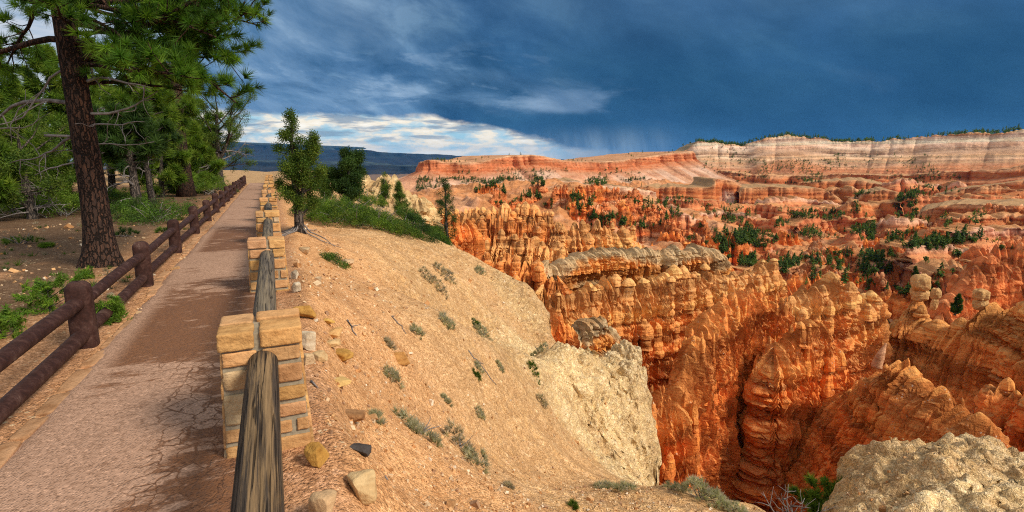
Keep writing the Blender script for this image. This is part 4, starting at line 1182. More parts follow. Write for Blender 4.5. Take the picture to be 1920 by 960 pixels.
# distant forested tablelands under the storm
M_DIST, N_, b_, o_ = new_mat('distant_forest_land')
c_ = attr(N_)
P_ = geo(N_).outputs['Position']
c_ = N_.mix(1.0, c_, N_.ramp(N_.noise(N_.vmath('MULTIPLY', P_, (1, 1, 5)), .0022, 6, .65), [(.35, (.35, .35, .35)), (.5, (1, 1, 1)), (.66, (2.0, 1.7, 1.4))]), 'MULTIPLY')
N_.put(b_.inputs['Base Color'], c_)
TBL = [(0, (.012, .022, .024)), (.5, (.009, .017, .019)), (1, (.014, .023, .025))]  # dark forest tone; storm-cloud shade and blueness are put into the colour
scarp('distant_tableland', [(300, 262, 15000), (420, 266, 14500), (500, 272, 14000), (565, 273, 14000), (615, 280, 14200), (690, 282, 14500), (720, 286, 14800), (800, 289, 15500), (900, 293, 17000), (1040, 299, 19000), (1180, 303, 21000)],
      [(0, 0), (120, 90), (220, 420), (420, 1300), (600, 2600)], 6000, M_DIST, TBL, 503, 60, 40, colw=420, cold=60, butw=1300, butd=260, sa=14, sscale=60, fb=50, crest_n=22, gully=180, topcol=(.03, .045, .04), rise=.002)
scarp('distant_tableland', [(300, 300, 8600), (450, 303, 8400), (600, 306, 8200), (700, 310, 8200), (800, 313, 8400), (900, 312, 9000)],
      [(0, 0), (60, 60), (110, 300), (190, 900)], 2500, M_DIST, TBL, 509, 40, 26, colw=260, cold=40, butw=800, butd=180, sa=8, sscale=40, fb=34, crest_n=16, gully=120, topcol=(.035, .05, .045), rise=.002)
# a low red rim seen through the trees on the far left
scarp('red_wall', [(-420, 338, 150), (-200, 336, 150), (-60, 336, 148), (60, 338, 150), (200, 336, 160), (330, 334, 170)],
      [(0, 0), (5, 2), (6, 6), (14, 9), (24, 24)], 60, M_MID, [(0, (.66, .33, .16)), (1, (.60, .20, .07))], 521, .7, .6, colw=5, cold=1.2, butw=20, butd=4, sa=.9, sscale=1.4, fb=.9, crest_n=1)
# ------------------------------------------------------------------ stone and log guard wall beside the walk
def stone_mat():
    m, N, b, o = new_mat('dressed_sandstone')
    P = geo(N).outputs['Position']
    c = attr(N)
    n1 = N.noise(P, 9, 6, .62); n2 = N.noise(P, 60, 4, .6)
    band = N.noise(N.vmath('MULTIPLY', P, (6, 6, 26)), 1.0, 4, .55, .5)
    c = N.mix(1.0, c, N.ramp(n1, [(.3, (.70, .64, .58)), (.5, (1, 1, 1)), (.72, (1.14, 1.16, 1.2))]), 'MULTIPLY')
    c = N.mix(.7, c, N.ramp(band, [(.32, (.76, .66, .56)), (.5, (1, 1, 1)), (.7, (1.1, 1.08, 1.05))]), 'MULTIPLY')
    c = N.mix(.6, c, N.ramp(n2, [(.3, (.8, .8, .8)), (.7, (1.12, 1.12, 1.12))]), 'MULTIPLY')
    N.put(b.inputs['Base Color'], c)
    h = N.math('ADD', N.noise(P, 16, 6, .65), N.math('MULTIPLY', n2, .35))
    bump(N, b, h, .75, .02)
    return m
M_STONE = stone_mat()

def mortar_mat():
    m, N, b, o = new_mat('mortar')
    P = geo(N).outputs['Position']
    n = N.noise(P, 40, 5, .6)
    N.put(b.inputs['Base Color'], N.ramp(n, [(.3, (.235, .195, .135)), (.7, (.36, .305, .215))]))
    bump(N, b, n, .5, .008)
    return m
M_MORT = mortar_mat()

def log_mat(name, dark, mid, pale, palef):
    m, N, b, o = new_mat(name)
    tc = N.n('ShaderNodeTexCoord').outputs['Object']
    gr = N.noise(N.vmath('MULTIPLY', tc, (44, 44, 1.5)), 1.0, 7, .66, .1)
    gr2 = N.noise(N.vmath('MULTIPLY', tc, (90, 90, 3.0)), 1.0, 4, .6)
    blot = N.noise(N.vmath('MULTIPLY', tc, (20, 20, .8)), 1.0, 6, .68, .5)
    c = N.ramp(gr, [(.30, dark), (.46, mid), (.62, mid)])
    c = N.mix(N.math('MULTIPLY', N.ss(blot, .45, .60), palef), c, N.mix(gr, tuple(x * .6 for x in pale), pale))
    c = N.mix(.8, c, N.ramp(gr2, [(.34, (.45, .43, .42)), (.5, (1, 1, 1)), (.7, (1.25, 1.22, 1.18))]), 'MULTIPLY')
    ck = N.noise(N.vmath('MULTIPLY', tc, (17, 17, .4)), 1.0, 3, .5, .1)
    crk = N.ss(N.math('ABSOLUTE', N.math('SUBTRACT', ck, .5)), .012, .004)
    c = N.mix(N.math('MULTIPLY', crk, .75), c, (.010, .008, .007))
    N.put(b.inputs['Base Color'], c)
    h = N.math('SUBTRACT', N.math('ADD', gr, N.math('MULTIPLY', gr2, .4)), N.math('MULTIPLY', crk, 1.2))
    bump(N, b, h, .8, .012)
    return m
M_LOG = log_mat('weathered_log', (.018, .015, .012), (.064, .048, .036), (.35, .225, .11), .8)
M_LOG2 = log_mat('greyed_log', (.04, .033, .028), (.12, .10, .08), (.30, .235, .15), .75)

def stone_face(mb, O, U, Vv, Nn, w0, w1, h, seed, rmin=.085, rmax=.2):
    """irregular coursed stones on one face; w0/w1 = width at bottom/top"""
    rg = np.random.RandomState(seed)
    zs = [0.0]
    while zs[-1] < h - .05:
        zs.append(min(h, zs[-1] + rg.uniform(rmin, rmax)))
    if h - zs[-1] < .01 and len(zs) > 2 and zs[-1] - zs[-2] < .07: zs.pop(-2)
    zs[-1] = h
    for z0, z1 in zip(zs[:-1], zs[1:]):
        wz = w0 + (w1 - w0) * (z0 + z1) / 2 / h
        x = -wz / 2
        while x < wz / 2 - .01:
            step = rg.uniform(.11, .29)
            x1 = x + step
            if wz / 2 - x1 < .075: x1 = wz / 2
            parts = [(z0, z1)]
            if z1 - z0 > .15 and rg.rand() < .6:
                q = z0 + (z1 - z0) * rg.uniform(.4, .6); parts = [(z0, q), (q, z1)]
            for (a0, a1) in parts:
                base = np.array([.56, .31, .13]) if rg.rand() > .07 else np.array([.50, .36, .22])
                base = base * rg.uniform(.78, 1.16) * np.array([1, rg.uniform(.97, 1.07), rg.uniform(.85, 1.12)])
                g = .014
                c = O + U * (x + x1) / 2 + Vv * (a0 + a1) / 2 - Nn * .0425
                rot = np.stack([U, Nn, Vv], 1)
                rock(mb, c, (x1 - x - 2 * g, .085 + rg.uniform(0, .012), a1 - a0 - 2 * g), seed=int(rg.randint(9999)), n=10, p=24.0, rough=.030, rot=rot, col=base, freq=2.6)
            x = x1

PILLAR_A = [3.10, 7.22, 11.45, 15.7, 19.9, 24.1, 28.3, 32.5, 36.8, 41.0]
def path_drop(a):
    return -0.016 * min(max(a - 3, 0), 5)

def build_guard_wall():
    ax, ay = ab(PILLAR_A[0], -.12)
    root = empty('guard_wall', (0, 0, 0), 'low guard wall of square sandstone pillars joined by thick weathered logs along the walkway', 'guard wall')
    H = .725
    for i, a in enumerate(PILLAR_A):
        x, y = ab(a + .24, -.118)
        z0 = path_drop(a) - .06
        near = i < 3
        U = np.array([PR[0], PR[1], 0]); Fd = np.array([PD[0], PD[1], 0]); Z = np.array([0, 0, 1.0])
        C = np.array([x, y, z0])
        hb = H + .06 - .095
        wb, wt, db, dt = .475, .415, .42, .39
        core = MB()
        V = []
        for (zz, w, d) in ((-.35, wb, db), (hb + .078, wt - .03, dt - .03)):
            for (su, sf) in ((-1, -1), (1, -1), (1, 1), (-1, 1)):
                V.append(C + U * su * (w / 2 + .000) + Fd * sf * (d / 2 + .000) + Z * zz)
        core.add(V, np.array([[0, 1, 5, 4], [1, 2, 6, 5], [2, 3, 7, 6], [3, 0, 4, 7], [4, 5, 6, 7]]))
        p = core.build('pillar', M_MORT, root, smooth=False)
        st = MB()
        sd = 40 + i * 10
        batt = (wb - wt) / 2 / hb
        for (n_, u_, w0, w1, dd0, dd1, k) in ((-Fd, U, wb, wt, db, dt, 0), (Fd, -U, wb, wt, db, dt, 1), (U, Fd, db, dt, wb, wt, 2), (-U, -Fd, db, dt, wb, wt, 3)):
            if not near and k == 1: continue
            v_ = Z * hb + (-n_) * (dd0 - dd1) / 2; v_ = v_ / np.linalg.norm(v_)
            stone_face(st, C + n_ * dd0 / 2, u_, v_, n_, w0, w1, hb, sd + k, *( (.09, .235) if near else (.10, .22)))
        st.build('stonework', M_STONE, p)
        # four cap stones with wide joints
        rg = np.random.RandomState(900 + i)
        fr = rg.uniform(-.04, .07)
        for (u0, u1, f0, f1) in ((-.215, fr - .012 - .03, -.205, -.012), (fr - .012, .215, -.205, .02), (-.215, fr - .05, .006, .20), (fr - .03, .215, .038, .20)):
            cs = MB()
            base = np.array([.60, .335, .14]) * rg.uniform(.86, 1.12) * np.array([1, rg.uniform(.96, 1.05), rg.uniform(.85, 1.2)])
            rock(cs, C + U * (u0 + u1) / 2 + Fd * (f0 + f1) / 2 + Z * (hb + .048 + rg.uniform(-.004, .006)), (u1 - u0, f1 - f0, .10), seed=70 + i * 9 + int(u0 * 100), n=12, p=20.0, rough=.026,
                 rot=np.stack([U, Fd, Z], 1), col=base, freq=1.5)
            cs.build('cap_stone', M_STONE, p)
    # logs
    ends = [-2.4] + PILLAR_A
    for i in range(len(PILLAR_A)):
        a0 = ends[i] + (.40 if i else 0); a1 = ends[i + 1] + .10
        r = .079 if i == 0 else .080
        m = 70 if i < 3 else 20; n = 30 if i < 3 else 14
        t = np.linspace(0, 1, m)
        L = a1 - a0
        rg = np.random.RandomState(60 + i)
        th = np.arange(n) * 2 * math.pi / n
        tt, hh = np.meshgrid(t, th, indexing='ij')
        rr = 1 + .035 * fbm(np.cos(hh) * 1.6 + i * 9, np.sin(hh) * 1.6, tt * L * .9, 3) + .035 * fbm(np.cos(hh) * 5 + i * 9, np.sin(hh) * 5, tt * L * .35, 2)
        if i < 3:                         # the long drying crack along the top
            ca = math.pi / 2 + (.10 if i == 0 else .5 * rg.rand() - .2) + .10 * fbm(tt * L * .8, 0 * tt + i, 0 * tt, 2)
            dd = np.abs((hh - ca + math.pi) % (2 * math.pi) - math.pi)
            rr -= .20 * np.clip(1 - dd / .13, 0, 1) * sst(fbm(tt * L * .7 + 3, 0 * tt + i * 3, 0 * tt, 2), -.55, -.1)
        R = r * rr * (1 + .05 * (1 - tt))
        zz = tt * L
        X = R * np.cos(hh); Y = R * np.sin(hh)
        mb = MB()
        V = np.stack([X, Y, zz], -1).reshape(-1, 3)
        V = np.concatenate([V, [[0, 0, 0], [0, 0, L]]])
        j = np.arange(n); j2 = (j + 1) % n
        mb.add(V, [grid_faces(m, n, True), np.stack([np.full(n, m * n), j2, j], 1), np.stack([np.full(n, m * n + 1), (m - 1) * n + j, (m - 1) * n + j2], 1)])
        o = mb.build('log_rail', M_LOG if i == 0 else M_LOG2, root)
        x0, y0 = ab(a0, -.118); x1, y1 = ab(a1, -.118)
        z0 = (.515 + path_drop(ends[i]) * (i > 0)); z1 = .530 + path_drop(ends[i + 1])
        o.location = (x0, y0, z0)
        dirv = Vector((x1 - x0, y1 - y0, z1 - z0)).normalized()
        # local Z along the log, local Y up
        zx = dirv; yx = (Vector((0, 0, 1)) - zx * zx.z).normalized(); xx = yx.cross(zx)
        from mathutils import Matrix
        o.rotation_euler = Matrix((xx, yx, zx)).transposed().to_euler()
    tag([c for c in root.children if c.name.startswith('log_rail')][0], 'blackened log with a long drying crack')
build_guard_wall()

# ------------------------------------------------------------------ brown wooden rail fence
def build_fence():
    m, N, b, o = new_mat('brown_stained_wood')
    P = geo(N).outputs['Position']
    tc = N.n('ShaderNodeTexCoord').outputs['Object']
    n1 = N.noise(P, 9, 9, .74, .4); n2 = N.noise(P, 45, 4, .6)
    c = N.ramp(n1, [(.3, (.020, .0085, .0065)), (.5, (.045, .018, .0135)), (.62, (.080, .040, .031)), (.72, (.17, .115, .09))])
    c = N.mix(.7, c, N.ramp(n2, [(.3, (.7, .7, .7)), (.7, (1.3, 1.3, 1.3))]), 'MULTIPLY')
    N.put(b.inputs['Base Color'], c)
    b.inputs['Roughness'].default_value = .7
    b.inputs['Specular IOR Level'].default_value = .2
    bump(N, b, N.math('ADD', n1, N.math('MULTIPLY', n2, .3)), .5, .012)
    root = empty('rail_fence', (0, 0, 0), 'dark brown wooden fence of stout posts and two round rails left of the walkway', 'fence')
    posts = [3.05, 5.75, 8.30, 11.15, 13.95, 16.7, 19.3, 21.8, 24.3, 26.7, 29.1, 31.5, 33.9, 36.3, 38.7, 41.0]
    bs = lambda a: -1.63 - .04 * sst(a, 8, 12)
    for i, a in enumerate(posts):
        x, y = ab(a, bs(a))
        rg = np.random.RandomState(i)
        zt = .60 + rg.uniform(-.02, .04)
        mb = MB()
        n = 20
        th = np.arange(n) * 2 * math.pi / n + .3
        sq = 1 / (np.abs(np.cos(th)) ** 5 + np.abs(np.sin(th)) ** 5) ** .2
        prof = [(-.35, .092), (0, .092), (.2, .090), (.4, .089), (zt - .07, .088), (zt - .04, .084), (zt - .008, .060), (zt, .048), (zt, .01)]
        V = []
        for (zz, r) in prof:
            w = 1 + .03 * fbm(np.cos(th) * 2 + i * 5, np.sin(th) * 2, th * 0 + zz * 3, 3)
            e = Fd2 = np.array([PD[0], PD[1]]); p2 = np.array([PR[0], PR[1]])
            V.append(np.stack([x + (np.cos(th) * e[0] + np.sin(th) * p2[0]) * r * sq * w, y + (np.cos(th) * e[1] + np.sin(th) * p2[1]) * r * sq * w, 0 * th + zz - .01], -1))
        V = np.concatenate(V)
        mb.add(V, [grid_faces(len(prof), n, True)[:, ::-1]])
        pst = mb.build('post', m, root, loc=(x, y, 0))
    for i in range(len(posts) - 1):
        for (zc, rr) in ((.405, .055), (.125, .057)):
            mb = MB()
            mm = 26
            t = np.linspace(-.02, 1.02, mm)
            A = posts[i] + (posts[i + 1] - posts[i]) * t
            x0, y0 = ab(posts[i], bs(posts[i])); x1, y1 = ab(posts[i + 1], bs(posts[i + 1]))
            X = x0 + (x1 - x0) * t; Y = y0 + (y1 - y0) * t
            rg = np.random.RandomState(i * 2 + int(zc * 10))
            z = zc + .012 * np.sin(t * 3.1 + rg.rand() * 6) + (rg.rand() - .5) * .02
            n = 14 if i < 6 else 8
            th = np.arange(n) * 2 * math.pi / n
            wob = 1 + .09 * fbm(np.cos(th)[None] * 1.5 + i * 7, np.sin(th)[None] * 1.5, t[:, None] * 3, 3)
            tube(mb, np.stack([X, Y, z], -1), rr * (1 + .12 * (t - .5)), n, wob=wob)
            mb.build('rail', m, root)
build_fence()

# ------------------------------------------------------------------ flat stones edging the walk
def build_edging():
    root = empty('stone_edging', (*ab(4, -1.5), 0), 'single row of flat tan stones set flush along the left side of the walkway', 'edging')
    rg = np.random.RandomState(4)
    a = 2.2; i = 0
    while a < 39:
        l = rg.uniform(.22, .52) if a < 12 else rg.uniform(.5, 1.1)
        gap = rg.uniform(.02, .07)
        if 6.55 < a < 7.6 or 9.2 < a < 10.6: a += l; continue
        bb = -1.47 + .03 * math.sin(a * 1.3) + rg.uniform(-.015, .015) - .02 * (a > 8)
        if a > 9: bb -= .05
        x, y = ab(a + l / 2, bb)
        mb = MB()
        ang = math.atan2(PD[1], PD[0]) + rg.uniform(-.13, .13)
        rock(mb, (x, y, -.010), (l - gap, rg.uniform(.085, .125), .050), seed=300 + i, n=7, p=9, rough=.045, rot=rotm(rg.uniform(-.03, .03), rg.uniform(-.02, .02), ang),
             col=np.array([.46, .26, .135]) * rg.uniform(.85, 1.15))
        o = mb.build('edging_stone', M_STONE, root, loc=None)
        o.matrix_parent_inverse = root.matrix_world.inverted() if False else o.matrix_parent_inverse
        o.location = (-root.location.x, -root.location.y, 0)
        a += l; i += 1
build_edging()

# ------------------------------------------------------------------ loose stones on the slope beside the wall
ROCKS = [  # px, py (foot), width in photo pixels, height/width, colour, seed, label
    (572, 594, 40, .62, (.52, .29, .075), 1, 'dark ochre stone chipped open, lying just behind the near pillar cap'),
    (614, 606, 26, .42, (.64, .40, .11), 2, 'small flat ochre stone, uphill end of the stone line beside the pillar'),
    (623, 630, 38, .42, (.62, .37, .15), 3, 'flat oblong tan stone lying second in the line beside the near pillar'),
    (621, 650, 30, .45, (.62, .42, .20), 4, 'small pale block between the oblong stone and the rusty ochre one'),
    (640, 672, 44, .52, (.50, .28, .07), 5, 'rusty ochre angular stone lying beside a pale block'),
    (604, 678, 28, .75, (.56, .38, .19), 6, 'squarish tan stone close to the right flank of the near pillar'),
    (577, 655, 30, 1.25, (.64, .52, .36), 7, 'whitish rounded stone leaning against the near pillar'),
    (578, 682, 24, 1.0, (.60, .44, .26), 8, 'tan stone wedged under the whitish one at the pillar side'),
    (637, 724, 34, .50, (.60, .40, .15), 9, 'tan flat stone sunk alone in gravel below the stone line'),
    (755, 683, 32, .85, (.55, .30, .10), 10, 'lone upright orange stone standing out on the open slope'),
    (660, 788, 42, .48, (.34, .18, .08), 11, 'dark brown stone half buried in the slope'),
    (677, 850, 34, .60, (.075, .065, .06), 12, 'charcoal grey stone on the gravel'),
    (679, 932, 52, .90, (.60, .42, .21), 13, 'large square tan block lying on the gravel, nearest of the loose stones'),
    (596, 872, 42, 1.0, (.48, .26, .06), 14, 'bright ochre stone at the foot of the near pillar'),
    (600, 975, 60, .9, (.55, .36, .19), 15, 'pale slab cut by the bottom edge beside the near log'),
    (650, 497, 26, .5, (.55, .38, .22), 16, 'flat grey-tan stone beside the second pillar'),
    (570, 475, 24, .5, (.52, .36, .20), 17, 'tan block on the ground right behind the second pillar'),
    (554, 522, 16, 1.3, (.60, .50, .36), 18, 'pale rounded stone against the second pillar, upper of two'),
    (556, 548, 16, 1.3, (.60, .50, .36), 19, 'pale rounded stone against the second pillar, lower of two'),
]
def build_rocks():
    for (px, py, w, hr, col, sd, lab) in ROCKS:
        p = place(px, py)
        rng_ = np.linalg.norm(p - np.array([0, 0, EYE]))
        s = w / FOC * rng_ * .96
        rg = np.random.RandomState(sd + 50)
        big = sd in (13, 14, 15, 10)
        mb = MB()
        rock(mb, (0, 0, s * hr * .34), (s, s * rg.uniform(.7, .95), s * hr), seed=sd + 400, n=16, p=7, rough=.045, rot=rotm(rg.uniform(-.2, .2), rg.uniform(-.2, .2), rg.uniform(-.8, .8)),
             col=np.array(col) * .95, freq=1.6, facet=.62)
        o = mb.build('loose_stone', M_STONE, smooth=False if False else True)
        o.location = p
        tag(o, lab, 'stone', 'loose stones beside the guard wall')
build_rocks()

def build_gravel():
    """small stones lying all over the bare slope"""
    rg = np.random.RandomState(12)
    mb = MB()
    tv, tf = cube_grid(1)
    tv = tv / np.linalg.norm(tv, axis=1, keepdims=True)
    n = 34000
    # random spots, denser close to the viewer
    r = 1.6 + 17 * rg.rand(n) ** 2.0
    az = np.radians(rg.uniform(-50, 40, n))
    x = r * np.sin(az); y = r * np.cos(az)
    z, a, b, d, pale = rim_z(x, y, True)
    ok = (d < -.05) & ((b > .2) | ((b < -1.42) & (rg.rand(n) < .45)))
    clump = fbm(x * .7, y * .7, 0 * x + 40, 3)
    ok &= rg.rand(n) < .45 + 1.2 * clump
    x, y, z, r, pale = x[ok], y[ok], z[ok], r[ok], pale[ok]
    n = len(x)
    s = (.006 + .020 * rg.rand(n) ** 3) * (.8 + r * .05)
    s = np.where(rg.rand(n) < .035, s * 2.4, s)
    q = rg.normal(size=(n, 3, 3)); u, _, vt = np.linalg.svd(q); R = u @ vt
    sc = s[:, None] * np.stack([1 + .5 * rg.rand(n), .8 + .4 * rg.rand(n), .55 + .4 * rg.rand(n)], 1)
    jit = 1 + .35 * (rg.rand(n, len(tv), 1) - .5)
    V = np.einsum('nij,nvj->nvi', R, tv[None] * jit * sc[:, None, :]) + np.stack([x, y, z + s * .25], 1)[:, None, :]
    base = np.array([[.60, .36, .17], [.66, .48, .29], [.50, .25, .10], [.40, .24, .14], [.72, .60, .44]])[rg.choice(5, n, p=[.34, .24, .22, .12, .08])]
    base = base * (.75 + .45 * rg.rand(n, 1))
    C = np.repeat(base, len(tv), 0)
    F = (tf[None] + (np.arange(n) * len(tv))[:, None, None]).reshape(-1, 4)
    mb.add(V.reshape(-1, 3), F, C)
    tag(mb.build('gravel', M_STONE, smooth=False), kind='stuff')
build_gravel()
# ------------------------------------------------------------------ trees and shrubs
def leaf_mat(name, trans=.25):
    m, N, b, o = new_mat(name)
    c = attr(N)
    N.put(b.inputs['Base Color'], c)
    b.inputs['Roughness'].default_value = .6
    b.inputs['Specular IOR Level'].default_value = .2
    tr = N.n('ShaderNodeBsdfTranslucent')
    N.put(tr.inputs[0], N.mix(1.0, c, (1.3, 1.5, .7), 'MULTIPLY'))
    mx = N.n('ShaderNodeMixShader'); mx.inputs[0].default_value = trans
    N.t.links.new(b.outputs[0], mx.inputs[1]); N.t.links.new(tr.outputs[0], mx.inputs[2])
    N.t.links.new(mx.outputs[0], o.inputs[0])
    return m
M_LEAF = leaf_mat('foliage', .38)

def bark_mat(name, dark, mid, red, scale):
    m, N, b, o = new_mat(name)
    P = geo(N).outputs['Position']
    Q = N.vmath('MULTIPLY', P, (1, 1, .24))
    v = N.voro(Q, scale, 'DISTANCE_TO_EDGE')
    wq = N.vmath('ADD', Q, N.vmath('SCALE', N.comb(N.noise(P, scale * .7, 3), N.noise(P, scale * .8, 3), N.noise(P, scale * .6, 3))))
    wq.node.inputs[1].links[0].from_node.inputs[3].default_value = 1.5 / scale
    v = N.voro(wq, scale, 'DISTANCE_TO_EDGE')
    n1 = N.noise(Q, scale * 1.6, 5, .65)
    plate = N.ss(v, .03, .16)
    c = N.mix(plate, dark, N.mix(N.ss(n1, .42, .66), mid, red))
    c = N.mix(.7, c, N.ramp(N.noise(P, scale * 6, 4, .6), [(.3, (.65, .65, .65)), (.7, (1.3, 1.3, 1.3))]), 'MULTIPLY')
    N.put(b.inputs['Base Color'], c)
    bump(N, b, N.math('ADD', plate, N.math('MULTIPLY', n1, .6)), 1.0, .30 / scale)
    return m
M_BARK = bark_mat('ponderosa_bark', (.012, .0085, .007), (.050, .031, .024), (.115, .055, .033), 21.0)
M_GBARK = bark_mat('grey_bark', (.03, .026, .024), (.10, .082, .07), (.15, .115, .09), 16.0)
def dead_mat():
    m, N, b, o = new_mat('dead_wood')
    P = geo(N).outputs['Position']
    N.put(b.inputs['Base Color'], N.ramp(N.noise(P, 14, 5, .6), [(.3, (.11, .095, .088)), (.7, (.29, .26, .245))]))
    return m
M_DEAD = dead_mat()

def needle_tuft(rg, n=54, length=.16, w=.0045, spread=1.25, axis_l=.07):
    """long needles bursting from the end of a twig that points along +Z"""
    V = np.zeros((n, 3, 3))
    for i in range(n):
        th = rg.uniform(0, 2 * math.pi); ph = spread * rg.rand() ** .6
        d = np.array([math.sin(ph) * math.cos(th), math.sin(ph) * math.sin(th), math.cos(ph)])
        o = np.array([0, 0, -axis_l * rg.rand()])
        s = np.cross(d, rg.normal(size=3)); s /= np.linalg.norm(s)
        L = length * rg.uniform(.7, 1.1)
        V[i] = [o - s * w, o + s * w, o + d * L]
    return V.reshape(-1, 3), np.arange(n * 3).reshape(n, 3)

def leaf_clump(rg, n=26, r=.12, w=.03, l=.05, flat=.8):
    V = np.zeros((n, 4, 3))
    for i in range(n):
        p = rg.normal(size=3); p = p / np.linalg.norm(p) * r * rg.rand() ** .45; p[2] *= flat
        u = rg.normal(size=3) + p / r * .6; u /= np.linalg.norm(u)
        v = np.cross(u, rg.normal(size=3)); v /= np.linalg.norm(v)
        V[i] = [p - v * w * .5, p + u * l * .5 - v * w * .3 * 0 - v * w * .5, p + u * l, p + u * l * .4 + v * w * .5]
    return V.reshape(-1, 3), np.arange(n * 4).reshape(n, 4)

def scatter(mb, templ, pos, dirs, scale, cols, rg):
    """copies of the templates, +Z turned to dirs"""
    pos = np.asarray(pos, float); dirs = np.asarray(dirs, float); n = len(pos)
    if n == 0: return
    dirs = dirs / (np.linalg.norm(dirs, axis=1, keepdims=True) + 1e-9)
    q = rg.normal(size=(n, 3))
    A = np.cross(dirs, q); A /= np.linalg.norm(A, axis=1, keepdims=True) + 1e-9
    B = np.cross(dirs, A)
    R = np.stack([A, B, dirs], 2)
    which = rg.randint(len(templ), size=n)
    for k, (tv, tf) in enumerate(templ):
        i = np.nonzero(which == k)[0]
        if not len(i): continue
        V = np.einsum('nij,vj->nvi', R[i], tv) * np.asarray(scale)[i][:, None, None] + pos[i][:, None, :]
        F = (tf[None] + (np.arange(len(i)) * len(tv))[:, None, None]).reshape(-1, tf.shape[1])
        C = np.repeat(np.asarray(cols)[i], len(tv), 0)
        C = C * (1 + .25 * (rg.rand(len(C), 1) - .5))
        mb.add(V.reshape(-1, 3), F, C)

def limb(p0, d, L, droop, rg, n=6, wig=.10):
    """points of a branch leaving p0 in direction d"""
    d = np.asarray(d, float) / np.linalg.norm(d)
    P = [np.asarray(p0, float)]
    for i in range(n):
        d = d + np.array([0, 0, droop / n]) + rg.normal(size=3) * wig
        d /= np.linalg.norm(d)
        P.append(P[-1] + d * L / n)
    return np.array(P)

_rgT = np.random.RandomState(77)
T_NEEDLE = [needle_tuft(_rgT, 60, .17, .0052, 1.35, .06) for _ in range(5)]
T_NEEDLE_S = [needle_tuft(_rgT, 30, .15, .008) for _ in range(4)]
T_PLUME = [needle_tuft(_rgT, 36, .19, .0095, 1.35, .10) for _ in range(4)]
T_JUN = [leaf_clump(_rgT, 64, .135, .017, .036) for _ in range(5)]
T_SHRUB = [leaf_clump(_rgT, 50, .12, .020, .028, .7) for _ in range(5)]
T_SAGE = [needle_tuft(_rgT, 26, .16, .007, 1.0, .05) for _ in range(4)]
GREENS = {
    'seed': [(.12, .22, .022), (.16, .26, .026), (.09, .17, .02)],
    'pond': [(.060, .140, .015), (.095, .195, .018), (.135, .235, .020), (.040, .095, .013)],
    'bright': [(.105, .185, .020), (.140, .225, .022), (.068, .128, .017), (.185, .250, .030)],
    'jun': [(.070, .130, .018), (.100, .160, .020), (.048, .092, .015), (.130, .175, .024)],
    'dark': [(.026, .058, .014), (.040, .080, .016), (.055, .105, .018)],
    'shrub': [(.085, .165, .020), (.060, .120, .018), (.130, .210, .026), (.050, .080, .022)],
    'sage': [(.40, .37, .24), (.48, .43, .30), (.32, .30, .19), (.45, .40, .32)],
    'dry': [(.42, .34, .24), (.50, .41, .30), (.33, .27, .20)],
}
def colours(kind, n, rg):
    g = np.array(GREENS[kind])
    return g[rg.randint(len(g), size=n)] * (.72 + .56 * rg.rand(n, 1))

